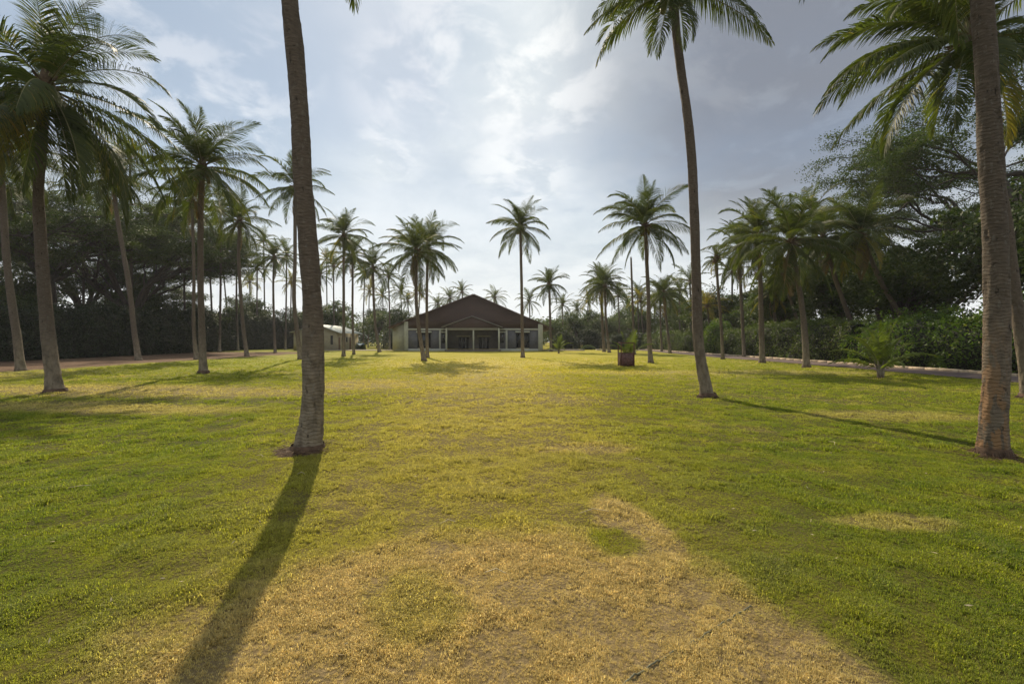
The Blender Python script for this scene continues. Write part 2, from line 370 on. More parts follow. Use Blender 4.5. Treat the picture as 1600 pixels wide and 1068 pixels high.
df = h.n('ShaderNodeBsdfPrincipled'); h.set(df.inputs['Base Color'], vs.outputs[0]); df.inputs['Roughness'].default_value = .6; df.inputs['Specular IOR Level'].default_value = .25
tr = h.n('ShaderNodeBsdfTranslucent'); trc = h.mix(dry, h.v('MULTIPLY', vs.outputs[0], (2.2, 2.35, 1.2)), h.v('MULTIPLY', vs.outputs[0], (1.75, 1.75, 1.6)))
h.set(tr.inputs[0], trc)
mx = h.n('ShaderNodeMixShader'); mx.inputs[0].default_value = .5; h.set(mx.inputs[1], df.outputs[0]); h.set(mx.inputs[2], tr.outputs[0])
h.set(o.inputs[0], mx.outputs[0]); M['blade'] = m

# ---------------------------------------------------------------- ground
def gh(x, y):
    fade = np.clip((np.hypot(x, y))/3, 0, 1)*np.clip(1-(np.hypot(x, y)-35)/40, 0, 1)
    h_ = (fbm(x*3.0, y*3.0, 3, 4)-.5)*.070+(fbm(x*.35, y*.35, 9, 2)-.5)*.10
    road = np.clip((x-18.5)/1.5, 0, 1)
    return h_*fade*(1-road)-.02
aa = np.concatenate([np.linspace(-62, 62, 760, endpoint=False), np.linspace(62, 298, 70)])
aa = np.radians(90-aa)
rr = np.concatenate([[0.01, .4, .8], np.geomspace(1.2, 60, 560), np.geomspace(64, 410, 26)])
RR, AA = np.meshgrid(rr, aa, indexing='ij'); gx = RR*np.cos(AA); gy = RR*np.sin(AA); gz = gh(gx, gy)
nA = len(aa); nR = len(rr)
i = np.arange(nR-1)[:, None]*nA; j = np.arange(nA-1)[None, :]
q = np.stack([i+j+1, i+j, i+nA+j, i+nA+j+1], -1).reshape(-1, 4)
mb = MB(); mb.add(np.stack([gx, gy, gz], -1).reshape(-1, 3), q)
tag(mb.obj('lawn', M['lawn'], smooth=True), kind='structure')

# grass blades: tuft meshes instanced on a point cloud; one object nobody could count
def tuft(seed, nb=18, hgt=.036, spread=.036, wd=.0020):
    r = np.random.default_rng(seed); t = MB()
    for k in range(nb):
        a = r.uniform(0, 2*np.pi); d0 = r.uniform(0, spread); bx, by = d0*np.cos(a), d0*np.sin(a)
        a2 = r.uniform(0, 2*np.pi); ln = hgt*r.uniform(.55, 1.2); lean = r.uniform(.25, 1.1)
        dx, dy = np.cos(a2), np.sin(a2); sx, sy = -dy*wd, dx*wd
        p1 = (bx+dx*ln*.35*lean, by+dy*ln*.35*lean, ln*.6); p2 = (bx+dx*ln*.95*lean, by+dy*ln*.95*lean, ln*(1.0-.35*lean))
        t.add([(bx-sx, by-sy, -.01), (bx+sx, by+sy, -.01), (p1[0]+sx, p1[1]+sy, p1[2]), (p1[0]-sx, p1[1]-sy, p1[2]),
               (p2[0]+sx*.15, p2[1]+sy*.15, p2[2]), (p2[0]-sx*.15, p2[1]-sy*.15, p2[2])], [(0, 1, 2, 3), (3, 2, 4, 5)])
    return t
pts = []; scl = []
def scatter(d0, d1, dens, sc0, kx=1.30):
    A = kx*(d1*d1-d0*d0); n = int(A*dens)
    yy = np.sqrt(rng.uniform(d0*d0, d1*d1, n)); xx = rng.uniform(-kx, kx, n)*yy
    keep = (xx < 20.3) & (xx > -26.5)
    pts.append(np.stack([xx[keep], yy[keep]], -1)); scl.append(sc0*np.ones(keep.sum()))
scatter(1.7, 4, 3000, .95); scatter(4, 7, 1500, 1.05); scatter(7, 12, 520, 1.3); scatter(12, 20, 120, 1.7)
for q_ in range(10): scatter(20+q_*2.4, 22.4+q_*2.4, 42*(1-q_/11)**1.3, 2.1)
pp = np.concatenate(pts); ss = np.concatenate(scl)
cl = fbm(pp[:, 0]*3.2, pp[:, 1]*3.2, 21, 3); cl2 = fbm(pp[:, 0]*.7, pp[:, 1]*.7, 31, 3)
ss = .80*ss*np.clip(.30+2.3*(cl-.32), .35, 1.5)*rng.uniform(.75, 1.25, len(ss))*(.8+.5*cl2)
zz = gh(pp[:, 0], pp[:, 1])
me = bpy.data.meshes.new('grass_tufts'); me.vertices.add(len(pp)); me.vertices.foreach_set('co', np.column_stack([pp, zz]).astype(np.float32).ravel())
at = me.attributes.new('sc', 'FLOAT', 'POINT'); at.data.foreach_set('value', ss.astype(np.float32))
at = me.attributes.new('rz', 'FLOAT', 'POINT'); at.data.foreach_set('value', rng.uniform(0, 6.283, len(ss)).astype(np.float32))
go = bpy.data.objects.new('grass', me); COL.objects.link(go); tag(go, 'short turf blades covering the lawn, green with dry tan patches', 'grass', kind='stuff')
gt = bpy.data.node_groups.new('grass_scatter', 'GeometryNodeTree')
gt.interface.new_socket('Geometry', in_out='INPUT', socket_type='NodeSocketGeometry'); gt.interface.new_socket('Geometry', in_out='OUTPUT', socket_type='NodeSocketGeometry')
h = G(gt); gi = h.n('NodeGroupInput'); go_ = h.n('NodeGroupOutput')
iop = h.n('GeometryNodeInstanceOnPoints'); h.set(iop.inputs['Points'], gi.outputs[0])
g2i = h.n('GeometryNodeGeometryToInstance')
for k in range(5):
    t = tuft(100+k); to = bpy.data.objects.new('grass_tuft_shape', t.mesh('grass_tuft', M['blade']))
    oi_ = h.n('GeometryNodeObjectInfo'); oi_.inputs['Object'].default_value = to
    gt.links.new(oi_.outputs['Geometry'], g2i.inputs[0])
h.set(iop.inputs['Instance'], g2i.outputs[0]); iop.inputs['Pick Instance'].default_value = True
a1 = h.n('GeometryNodeInputNamedAttribute', data_type='FLOAT'); a1.inputs[0].default_value = 'sc'
a2 = h.n('GeometryNodeInputNamedAttribute', data_type='FLOAT'); a2.inputs[0].default_value = 'rz'
cv = h.n('ShaderNodeCombineXYZ'); h.set(cv.inputs[2], a2.outputs[0])
h.set(iop.inputs['Rotation'], cv.outputs[0]); 
cs = h.n('ShaderNodeCombineXYZ'); [h.set(cs.inputs[k], a1.outputs[0]) for k in range(3)]
h.set(iop.inputs['Scale'], cs.outputs[0]); h.set(go_.inputs[0], iop.outputs[0])
md = go.modifiers.new('scatter', 'NODES'); md.node_group = gt

# road and kerb on the right
asphalt = simple('worn_asphalt', (.115, .085, .080), .95, .2, .6, .5, 60, .2, dirt=((.24, .16, .11), .55))
yy = np.linspace(4, 130, 160); e = 20.4+(fbm(yy*.25, yy*0, 5, 4)-.5)*1.5; e = np.where(yy > 45, e+(yy-45)*.02, e)
v = []
for a, b_ in zip(yy, e): v += [(b_, a, .006), (23.5, a, .010)]
q = [(2*k, 2*k+1, 2*k+3, 2*k+2) for k in range(len(yy)-1)]
mb = MB(); mb.add(v, q); tag(mb.obj('road', asphalt), kind='structure')
kerbm = simple('kerb_stone', (.42, .33, .23), .9, .2, 2.5, .5, 30, .2, dirt=((.20, .14, .09), .7))
mb = MB(); y = 4.0; kk = 0
while y < 128:
    L = 1.0 + .12*math.sin(kk*2.3); dz = .012*math.sin(kk*5.1)
    mb.bbox_(23.50+.02*math.sin(kk*3.7), 23.78, y, y+L-.035, -.05, .14+dz, .012); y += L; kk += 1
tag(mb.obj('kerb', kerbm), kind='structure')
# pale paving by the small house and beside the hall
pave = simple('pale_paving', (.42, .36, .29), .9, .15, 2, .3, 20)
mb = MB(); mb.box(-30, -18.6, 73.2, 76.2, -.05, .09); tag(mb.obj('paving', pave), kind='structure')
mb = MB(); mb.box(5.0, 11.6, 72.6, 75.0, -.05, .16); mb.box(14.2, 16.5, 76, 77.2, -.05, .14); tag(mb.obj('pavement', pave), kind='structure')

# ---------------------------------------------------------------- coconut palms
def frond_mb(a0, L, seed, nl=72, lw=.040, far=False, bend=None):
    r = np.random.default_rng(seed); mb = MB()
    a1 = max(a0-(r.uniform(38, 58) if a0 > 60 else r.uniform(55, 85) if a0 > 25 else r.uniform(48, 66) if a0 > 0 else r.uniform(30, 48)), -89)
    if bend: a1 = a0-bend
    n = 22; t = np.linspace(0, 1, n); pit = np.radians(a0+(a1-a0)*t**1.5)
    yaw = np.radians(r.uniform(-9, 9))*t**1.5
    dirs = np.stack([np.cos(pit)*np.cos(yaw), np.cos(pit)*np.sin(yaw), np.sin(pit)], -1)
    p = np.vstack([[0, 0, 0], np.cumsum((dirs[:-1]+dirs[1:])/2*L/(n-1), axis=0)])
    rad = np.interp(t, [0, .06, .3, 1], [.050, .030, .017, .004])*(1.5 if far else 1)
    mb.tube(p, rad, 4 if far else 5, mi=1)
    tl = np.repeat(np.linspace(.13, .995, nl), 2); side = np.tile([1., -1.], nl)
    kp = r.uniform(size=len(tl)) > .03
    for _g in range(3 if not far else 0):
        g0 = r.uniform(.35, .95); kp &= ~((np.abs(tl-g0) < r.uniform(.008, .02)) & (side == r.choice([-1., 1.])))
    tl, side = tl[kp], side[kp]
    tl = tl+r.uniform(-.004, .004, len(tl)); tl = np.clip(tl, 0, 1)
    pos = np.stack([np.interp(tl, t, p[:, k]) for k in range(3)], -1)
    T = np.stack([np.interp(tl, t, dirs[:, k]) for k in range(3)], -1); T /= np.linalg.norm(T, axis=1)[:, None]
    S = np.cross(T, np.tile([0, 0, 1.], (len(T), 1))); ln = np.linalg.norm(S, axis=1)
    S = np.where(ln[:, None] < .12, np.array([0, -1., 0]), S/(ln[:, None]+1e-9)); N = np.cross(S, T)
    twist = r.uniform(-.35, .35)
    S, N = S*np.cos(twist)+N*np.sin(twist), N*np.cos(twist)-S*np.sin(twist)
    ll = np.interp(tl, [0, .13, .3, .55, .8, 1], [.4, .55, .98, 1.0, .66, .26])*(.90 if far else .98)*L/4.2*r.uniform(.84, 1.08, len(tl))
    ph = np.radians(np.interp(tl, [.13, .5, 1], [68, 52, 18])+r.uniform(-7, 7, len(tl))+(0 if far else 3*np.sin(tl*23+seed)))
    vv = np.radians((18 if a0 > 30 else 2)+r.uniform(-10, 10, len(tl)))
    d1 = np.cos(ph)[:, None]*T+np.sin(ph)[:, None]*(side[:, None]*S*np.cos(vv)[:, None]+N*np.sin(vv)[:, None])
    down = np.array([0, 0, -1.]); gk = r.uniform(.8, 1.1, len(tl))[:, None]*(1.0 if a0 < 25 else .70 if a0 < 50 else .35)
    d2 = d1+down*.55*gk; d2 /= np.linalg.norm(d2, axis=1)[:, None]
    d3 = d2+down*.85*gk; d3 /= np.linalg.norm(d3, axis=1)[:, None]
    wv = np.cross(d1, N*.6+T*.8); wv /= np.linalg.norm(wv, axis=1)[:, None]+1e-9
    wv = wv*.5+T*.8; wv /= np.linalg.norm(wv, axis=1)[:, None]
    A = pos; B = A+d1*(ll*.34)[:, None]; C = B+d2*(ll*.36)[:, None]; D_ = C+d3*(ll*.30)[:, None]
    W = lw*.5; ws = [W*.6, W*1.0, W*.8, W*.12]
    V = np.stack([A-wv*ws[0], A+wv*ws[0], B-wv*ws[1], B+wv*ws[1], C-wv*ws[2], C+wv*ws[2], D_-wv*ws[3], D_+wv*ws[3]], 1).reshape(-1, 3)
    i = np.arange(len(tl))[:, None]*8
    q = (i[:, :, None]+np.array([[0, 1, 3, 2], [2, 3, 5, 4], [4, 5, 7, 6]])[None]).reshape(-1, 4)
    mb.add(V, q, 0)
    return mb
AGES = [82, 70, 57, 44, 31, 18, 4, -12, -30, -52]
FR = {}
for ai, a in enumerate(AGES):
    for k in range(2):
        FR[(a, k)] = frond_mb(a, 4.2, 50+ai*7+k, 118, .038)
FRJ = [frond_mb(a, 4.2, 700+k, 60, .07, bend=b_).mesh('frond_young', [M['frond_young'], M['rachis']]) for k, (a, b_) in enumerate(((86, 18), (78, 34), (70, 48), (60, 60), (48, 66), (30, 62)))]
FRM = {k_: f_.mesh('frond', [M['frond'], M['rachis']]) for k_, f_ in FR.items()}
FRY = {k_: f_.mesh('frond_yellowing', [M['frond_yellow'], M['rachis']]) for k_, f_ in FR.items() if k_[0] in (-30, -52)}
FRD = {k_: f_.mesh('frond_dry', [M['frond_dead'], M['fibre']]) for k_, f_ in FR.items() if k_[0] == -52}
def crown_plan(n, seed, droop=0.0, hang=1.0):
    r = np.random.default_rng(seed); res = []
    az0 = r.uniform(0, 360)
    for i in range(n):
        age = (i+.5)/n
        a = 88-138*hang*age**1.10-droop+r.uniform(-11, 11)
        res.append((az0+i*137.5+r.uniform(-10, 10), a, r.uniform(.86, 1.06)*(1 if age > .15 else .82)))
    return res
def pick(a, r):
    k = min(AGES, key=lambda q_: abs(q_-a)); return (k, r.integers(0, 2))
heart = MB()
hp = np.array([[0, 0, -.5], [0, 0, -.25], [.01, 0, 0], [0, .01, .3], [0, 0, .7], [0, 0, 1.1]])
heart.tube(hp, [.13, .20, .24, .17, .07, .015], 10)
for k in range(16):
    a = k*2.4; e_ = .9-k*.09; d_ = np.array([math.cos(a)*math.cos(e_), math.sin(a)*math.cos(e_), math.sin(e_)])
    heart.tube([d_*.08+[0, 0, -.1], d_*.35+[0, 0, -.12], d_*.62+[0, 0, -.16]], [.08, .05, .03], 5)
HEART = heart.mesh('crown', M['fibre'], True)
nuts = MB()
r_ = np.random.default_rng(3)
for k in range(13):
    a = k*1.25; c = np.array([math.cos(a)*.30, math.sin(a)*.30, -.32-.16*(k % 3)])+r_.uniform(-.05, .05, 3)
    th = np.linspace(.12, np.pi-.12, 7); nuts.tube([c+[0, 0, -.13*math.cos(x_)] for x_ in th[::-1]][::-1], [.105*math.sin(x_) for x_ in th], 9)
    nuts.tube([c+[0, 0, .1], c*np.array([.3, .3, 1])+[0, 0, .3]], [.012, .015], 4)
NUTS = nuts.mesh('coconut_bunch', M['nut'], True)
FARC = []
for k in range(7):
    c = MB(); r = np.random.default_rng(900+k)
    for az, a, s_ in crown_plan(20+k % 3*3, 300+k):
        f_ = frond_mb(a, 4.2*s_, int(r.integers(1e6)), 34, .075, True)
        c.merge(f_, Matrix.Rotation(R(az), 4, 'Z'))
    c.merge(heart, None, 1); FARC.append(c)
FARM = [c.mesh('crown', [M['frond'], M['fibre']]) for c in FARC]
FARY = [FARC[k].mesh('crown_yellowing', [M['frond_yellow'], M['fibre']]) for k in (1, 3)]

def spline(pts, n):
    pts = np.asarray(pts, float); s = np.concatenate([[0], np.cumsum(np.linalg.norm(np.diff(pts, axis=0), axis=1))])
    u = np.linspace(0, s[-1], n)
    m_ = np.gradient(pts, s, axis=0) if len(pts) > 2 else np.tile((pts[1]-pts[0])/s[-1], (2, 1))
    k = np.clip(np.searchsorted(s, u, 'right')-1, 0, len(s)-2); hh = (s[k+1]-s[k]); t = (u-s[k])/hh
    h00 = 2*t**3-3*t**2+1; h10 = t**3-2*t**2+t; h01 = -2*t**3+3*t**2; h11 = t**3-t**2
    return h00[:, None]*pts[k]+(h10*hh)[:, None]*m_[k]+h01[:, None]*pts[k+1]+(h11*hh)[:, None]*m_[k+1]
def trunk_mb(path, r0, r1, near, seed, flare=1.0):
    H = path[-1][2]-path[0][2]; n = 420 if near == 2 else (90 if near else 26)
    p = spline(path, n); t = np.linspace(0, 1, n)
    z = p[:, 2]-p[0, 2]
    rad = r0+(r1-r0)*t**.8+flare*(.10*np.exp(-z/.22)*(r0/.16)+.028*np.exp(-z/1.2))
    sides = 40 if near == 2 else (16 if near else 8); mb = MB()
    def disp(n_, s_):
        if not near: return 0
        a = np.arange(s_)/s_*2*np.pi; ca = np.cos(a)[None, :]; sa = np.sin(a)[None, :]; Z = z[:, None]
        dd = (fbm(ca*1.4+Z*.9+seed, sa*1.4+Z*.3, seed, 3)-.5)*.045
        if near == 2:
            dd = dd+(fbm(ca*1.2+Z*14, sa*1.2+seed, seed+4, 3)-.5)*.010
            dd = dd+(fbm(ca*5+Z*5, sa*5+Z*4, seed+7, 4)-.5)*(.034*np.exp(-Z/1.6)+.010)
            notch = fbm(ca*3.4+Z*3.1+9, sa*3.4-Z*3.5, seed+11, 3); dd = dd-.026*np.clip((notch-.70)/.07, 0, 1)
        return dd
    mb.tube(p, rad, sides, disp=disp); return mb
GP = 'coconut palms growing on and around the lawn'
cnt = 0
def palm(label, base, pts, near=0, r0=.16, r1=.12, hub=None, n=24, L=1.0, fronds=None, seed=None, flare=1.0, droop=0, lean=0.0, mat=None, nut=True, yellow=0, dead=1, D=None, mound=True, hang=1.0, cat='palm'):
    global cnt; cnt += 1; seed = seed or cnt*13
    D = D or Dg(base[1]); root = P(base[0], base[1], D); root[2] = 0
    N_ = len(pts)
    path = [np.zeros(3)]+[P(x, y, D+lean*(k+1)/N_)-root for k, (x, y) in enumerate(pts)]
    path[0] = np.array([0, 0, -.12])
    o = empty('coconut_palm', tuple(root), label, cat, GP)
    mat = mat or (M['trunk'] if near else M['trunk_far'])
    trunk_mb(path, r0, r1, near, seed, flare).obj('trunk', mat, o, True)
    top = path[-1]; r = np.random.default_rng(seed)
    if near == 2 or D < 25:
        rb = MB()
        for q_ in range(150 if near == 2 else 60):
            a_ = r.uniform(0, 6.283); ca_, sa_ = math.cos(a_), math.sin(a_); z_ = r.uniform(.02, .13)*r.uniform(.5, 1); ri_ = r0+flare*.10*math.exp(-z_/.22)*(r0/.16)+.02*flare-.005
            ro_ = r0+flare*.10+r.uniform(-.01, .09); a2_ = a_+r.uniform(-.25, .25)
            rb.tube([[ca_*ri_, sa_*ri_, z_], [ca_*(ri_+.02), sa_*(ri_+.02), z_*.6], [math.cos(a2_)*ro_, math.sin(a2_)*ro_, -.02]], [r.uniform(.003, .007), .007, .004], 4)
        zc = np.array([-.06, .02, .07, .12]); rb.tube([[0, 0, z_] for z_ in zc], [r0+flare*.10*math.exp(-max(z_, 0)/.22)*(r0/.16)+.028*flare+.004-.10*max(z_-.07, 0) for z_ in zc], 20, disp=lambda n_, s_: r.uniform(-.006, .008, (n_, s_)))
        rb.obj('root_mass', M['root'], o, True)
    if near:
        cr = bpy.data.objects.new('crown', HEART); COL.objects.link(cr); cr.parent = o; cr.location = top
        plan = fronds or crown_plan(n+5, seed, droop, hang)
        for i, (az, a, s_) in enumerate(plan):
            key = pick(a, r); src = FRM[key]
            if yellow and key in FRY and r.uniform() < yellow: src = FRY[key]
            f_ = bpy.data.objects.new('frond', src); COL.objects.link(f_); f_.parent = cr
            f_.location = (0, 0, .12*math.sin(R(a)))
            f_.rotation_euler = (R(r.uniform(-7, 7)), R(key[0]-a)*.7, R(az)); s2 = s_*L*.90; f_.scale = (s2, s2, s2)
        if not fronds:
            for q_ in range(dead):
                f_ = bpy.data.objects.new('frond', FRD[(-52, q_ % 2)]); COL.objects.link(f_); f_.parent = cr; f_['label'] = 'dry brown frond hanging down'
                f_.rotation_euler = (0, R(25), R(r.uniform(0, 360))); f_.scale = (L*.7,)*3; f_.location = (0, 0, -.2)
        if nut:
            nb = bpy.data.objects.new('coconut_bunch', NUTS); COL.objects.link(nb); nb.parent = cr; nb.rotation_euler = (0, 0, r.uniform(0, 6))
    else:
        k = int(r.integers(0, 7)); me_ = FARY[k % 2] if yellow >= 1 else FARM[k]
        cr = bpy.data.objects.new('crown', me_); COL.objects.link(cr); cr.parent = o; cr.location = top
        cr.rotation_euler = (R(r.uniform(-6, 6)), R(r.uniform(-6, 6)), r.uniform(0, 6.28)); L *= .92; cr.scale = (L*r.uniform(.93, 1.05), L, L*r.uniform(.93, 1.08))
    if mound and D < 60:
        mm = MB(); R_ = .29+.05*near; nr, na = 10, 28
        ra = np.linspace(0, 1, nr)[:, None]; a = np.linspace(0, 2*np.pi, na, endpoint=False)[None, :]
        rad = R_*ra*(1+.30*(fbm(np.cos(a)*1.5+seed, np.sin(a)*1.5, seed, 3)-.5)*2)*1.25
        xx = rad*np.cos(a); yy_ = rad*np.sin(a); zz_ = (.07+.03*(near < 2))*np.exp(-(ra*1.9)**2)*np.ones_like(a)+(fbm(xx*9+seed, yy_*9, 5, 4)-.5)*.10*(1-ra**3)-.035*ra**2
        i = np.arange(nr-1)[:, None]*na; j = np.arange(na)[None, :]; j2 = (j+1) % na
        q_ = np.stack([i+j, i+na+j, i+na+j2, i+j2], -1).reshape(-1, 4)
        gz0 = float(gh(np.array([root[0]]), np.array([root[1]]))[0])
        mm.add(np.stack([xx, yy_, zz_], -1).reshape(-1, 3), q_)
        if D < 16:
            for q2 in range(260 if D < 8 else 90):
                a_ = r.uniform(0, 6.28); d_ = r.uniform(.22, R_*1.35); l_ = r.uniform(.03, .11); b_ = r.uniform(0, 6.28)
                c = np.array([d_*math.cos(a_), d_*math.sin(a_), (.06+.03*(near < 2))*math.exp(-(d_/R_*1.5)**2)+.014]); dv = np.array([math.cos(b_), math.sin(b_), r.uniform(-.15, .45)])*l_/2
                mm.tube([c-dv, c+dv], [.0035, .002], 3, mi=1)
        tag(mm.obj('soil_mound', [M['soil'], M['straw']], smooth=True, loc=(root[0], root[1], gz0)), kind='structure')
    return o

# nearest palms, left to right
palm('tall grey palm trunk nearest the camera, left of centre, its crown above the frame', (481, 705),
     [(490, 620), (490, 540), (487, 450), (480, 360), (473, 280), (469, 190), (461, 90), (453, 0), (447, -110), (443, -250), (441, -400)], 2, .152, .118, n=20, L=.95, seed=11,
     fronds=[(az, a, s) for az, a, s in crown_plan(20, 11)]+[(-62, -30, 1.05)])
palm('large palm with bulging grey trunk base at far left front', (87, 612),
     [(83, 585), (75, 520), (70, 460), (64, 380), (60, 300), (66, 210), (72, 135)], 2, .185, .13, n=30, L=1.1, seed=5, yellow=.25, dead=2,
     fronds=[(8, 30, 1.0), (5, 57, .95), (-25, 57, .9), (20, 82, .95), (150, 75, .9), (60, 62, .95), (120, 45, 1), (175, 31, 1.05), (195, 57, .95), (-10, 4, 1.15), (-28, 18, 1.15),
             (-50, -12, 1.15), (-80, -5, 1.1), (-100, -30, 1.1), (-70, -40, 1.05), (-125, -12, 1.15), (-150, 4, 1.1), (-170, -12, 1.1), (170, 4, 1.1), (140, -12, 1.1), (100, -20, 1), (60, -12, 1.05),
             (35, -25, 1.1), (15, -40, 1.05), (-40, -52, 1), (-110, -52, 1), (-160, -45, 1), (80, -52, 1), (-90, 31, 1.0), (-60, 70, .8)]+[(k*47, -8-k*4.5, 1.12) for k in range(10)]+[(-90+k*22, -48, 1.05) for k in (-3, -2, -1, 1, 2, 3)])
palm('palm at the left edge with leaning pale trunk, on the bare earth border', (33, 579), [(28, 540), (18, 470), (10, 400), (5, 320), (0, 235)], 1, .19, .13, seed=23, yellow=.2, L=1.05, n=26)
palm('left palm with trunk sloping up left, between the big front palm and the upright one', (217, 563), [(210, 520), (202, 450), (190, 380), (182, 330), (176, 272)], 1, .20, .14, seed=31, L=1.05, n=26)
palm('dark upright palm with bushy crown standing left of the near trunk', (318, 582), [(316, 540), (314, 460), (313, 380), (314, 320), (316, 262)], 1, .17, .12, seed=37, L=1.02, n=30, yellow=.2)
palm('slim palm behind the dark upright one, trunk bent left', (307, 562), [(303, 520), (303, 440), (302, 380), (300, 315)], 1, .15, .11, seed=38, n=22, D=40)
palm('palm at the lawn edge right of the dark upright palm, slender leaning trunk', (386, 556), [(381, 520), (376, 460), (373, 400), (374, 345)], 1, .20, .14, seed=41, L=1.05, n=26)
palm('thin palm before the dark hedge, left of the palm behind the near trunk', (430, 551), [(428, 500), (427, 450), (428, 402)], 1, .16, .12, seed=43, L=.95, n=22)
palm('tall palm whose crown shows on both sides of the near trunk', (470, 561), [(466, 530), (460, 480), (461, 400), (461, 340), (462, 292)], 1, .19, .13, seed=47, L=1.0, n=20)
palm('straight palm in front of the small cream house, tallest there', (537, 556), [(537, 510), (537, 450), (537, 400), (537, 368)], 1, .17, .12, seed=53, L=.95, n=22, yellow=.25)
palm('second palm before the cream house, shorter and just right of the straight one', (553, 553), [(551, 500), (551, 440), (551, 398)], 1, .15, .11, seed=59, L=.92, n=22, yellow=.3)
palm('leaning palm with yellowing fronds between the cream house and the hall', (593, 549.5), [(588, 520), (584, 470), (583, 418)], 1, .22, .15, seed=61, L=1.05, n=24, yellow=.5)
palm('left palm of the pair in front of the gabled hall, trunk curving up left', (663, 563), [(657, 530), (651, 480), (650, 430), (650, 393)], 1, .17, .12, seed=68, L=.98, n=24)
palm('right, straighter palm of the pair in front of the gabled hall', (668, 558.5), [(667, 520), (667, 450), (668, 386)], 1, .16, .11, seed=71, L=1.08, n=22)
palm('lone straight palm before the right half of the gabled hall', (817, 558), [(816, 510), (815, 450), (814, 400), (813, 355)], 1, .17, .12, seed=73, L=1.0, n=24)
palm('palm standing by the right end of the gabled hall', (861, 548.5), [(860, 510), (859, 480), (858, 444)], 1, .20, .14, seed=79, L=.95, n=24)
palm('left palm of the close pair behind the planter, with browning skirt', (944, 549), [(941, 500), (939, 443)], 1, .22, .15, seed=83, L=1.05, n=24, D=66, yellow=.35, dead=2)
palm('right palm of the close pair behind the planter, slightly leaning', (952, 550.5), [(947, 500), (945, 447)], 1, .19, .14, seed=89, L=1.05, n=24, yellow=.3)
palm('tall straight palm with full crown right of centre beside the bare pole trunk', (1017, 566.5), [(1014, 520), (1013, 460), (1010, 400), (1008, 352)], 1, .165, .12, seed=97, L=1.1, n=28)
palm('palm with leaning trunk far behind, right of the tall straight palm', (1047, 551.5), [(1043, 515), (1040, 490), (1037, 458)], 1, .19, .13, seed=101, L=.98, n=22, yellow=.3)
palm('far palm with thin dark trunk just left of the leaning one', (1034, 549.5), [(1032, 500), (1031, 462)], 1, .16, .12, seed=103, L=.95, n=22, D=68)
palm('tall curved palm right of centre on a reddish mound, crown cut by frame top', (1106, 619),
     [(1100, 590), (1092, 540), (1089, 480), (1087, 400), (1084, 320), (1080, 240), (1073, 170), (1064, 110), (1058, 60), (1054, 8), (1052, -22)], 2, .150, .115, seed=107, L=1.0,
     fronds=[(178, 4, .74), (188, -30, .98), (184, -12, .80), (240, -52, .75), (-98, -52, .72), (-70, -52, .62), (2, -12, .92), (8, 4, .85), (-14, 38, .9), (30, 44, .9), (60, 57, .9), (100, 60, .9), (140, 50, .9), (165, 62, .9), (200, 70, .8), (-40, 70, .8), (-90, 60, .8),
             (85, 20, .9), (120, 25, .9)])
palm('small sparse palm with a yellow tuft of a crown near the hedge', (1129.5, 561), [(1127, 510), (1122, 450), (1119, 405)], 1, .13, .10, seed=109, L=.42, n=12, yellow=1.0, nut=False, dead=3)
palm('palm at the road edge with upright trunk and ragged crown, left of the white-footed one', (1191, 566), [(1190, 520), (1188, 440), (1184, 368)], 1, .19, .14, seed=113, L=1.05, n=30, yellow=.3, dead=2)
palm('palm partly hidden behind the ragged road-edge palm, crown to its left', (1163, 558), [(1160, 500), (1157, 440), (1156, 388)], 1, .17, .13, seed=127, L=1.1, n=26, D=46, yellow=.35, dead=3)
palm('large-crowned palm with whitish trunk foot beside the road', (1260, 573), [(1258, 530), (1253, 480), (1245, 430), (1236, 378)], 1, .185, .13, seed=131, L=1.08, n=30, yellow=.2, dead=2)
palm('palm leaning left out of the hedge, nearest behind the large-crowned palm', (1345, 562), [(1332, 511), (1312, 455), (1286, 372)], 1, .19, .14, seed=137, L=1.05, n=26, D=36, mound=False)
palm('strongly leaning palm growing behind the hedge right of the young palm', (1425, 566), [(1411, 503), (1380, 447), (1345, 366)], 1, .18, .14, seed=139, L=1.08, n=28, D=34, mound=False, yellow=.3, dead=3)
palm('short palm leaning behind the hedge, lowest crown above it', (1215, 552), [(1211, 500), (1206, 455)], 1, .17, .13, seed=149, L=.85, n=20, D=48, mound=False, yellow=.6)
palm('thin leaning palm trunk rising behind the hedge beside the large-crowned palm', (1252, 555), [(1248, 510), (1232, 460), (1222, 430)], 1, .16, .12, seed=151, L=.85, n=20, D=45, mound=False, yellow=.3)
palm('thick near palm trunk at the right edge with peeling orange-brown bark', (1552, 711),
     [(1554, 660), (1557, 600), (1558, 520), (1557, 420), (1554, 330), (1547, 230), (1542, 130), (1535, 20), (1530, -80), (1528, -230), (1527, -400)], 2, .150, .122, seed=157, mat=M['trunk_peel'], n=22, flare=.45)
palm('big palm at the upper right with long sweeping fronds, trunk at the frame edge', (1612, 620),
     [(1603, 570), (1592, 500), (1582, 430), (1572, 350), (1558, 270), (1540, 180), (1522, 95), (1516, 62)], 2, .17, .13, seed=163, L=1.14,
     fronds=[(172, 31, 1.0), (186, 40, .95), (180, 4, 1.05), (200, -8, 1.0), (190, -30, 1.1), (215, -38, 1.0), (240, -25, 1.0), (260, -52, .95), (280, -35, 1), (300, -20, 1.0), (320, -40, 1),
             (340, -12, 1), (0, 10, 1), (20, 31, 1), (-20, 44, 1), (45, 44, 1), (80, 57, 1), (110, 31, 1), (140, 44, 1), (150, 10, 1.0), (120, -5, 1), (90, 4, 1), (60, 4, 1), (200, 57, .9), (240, 62, .9), (290, 57, .9), (320, 70, .8), (0, 80, .8), (160, 75, .85), (205, 25, 1.0)], yellow=.25)
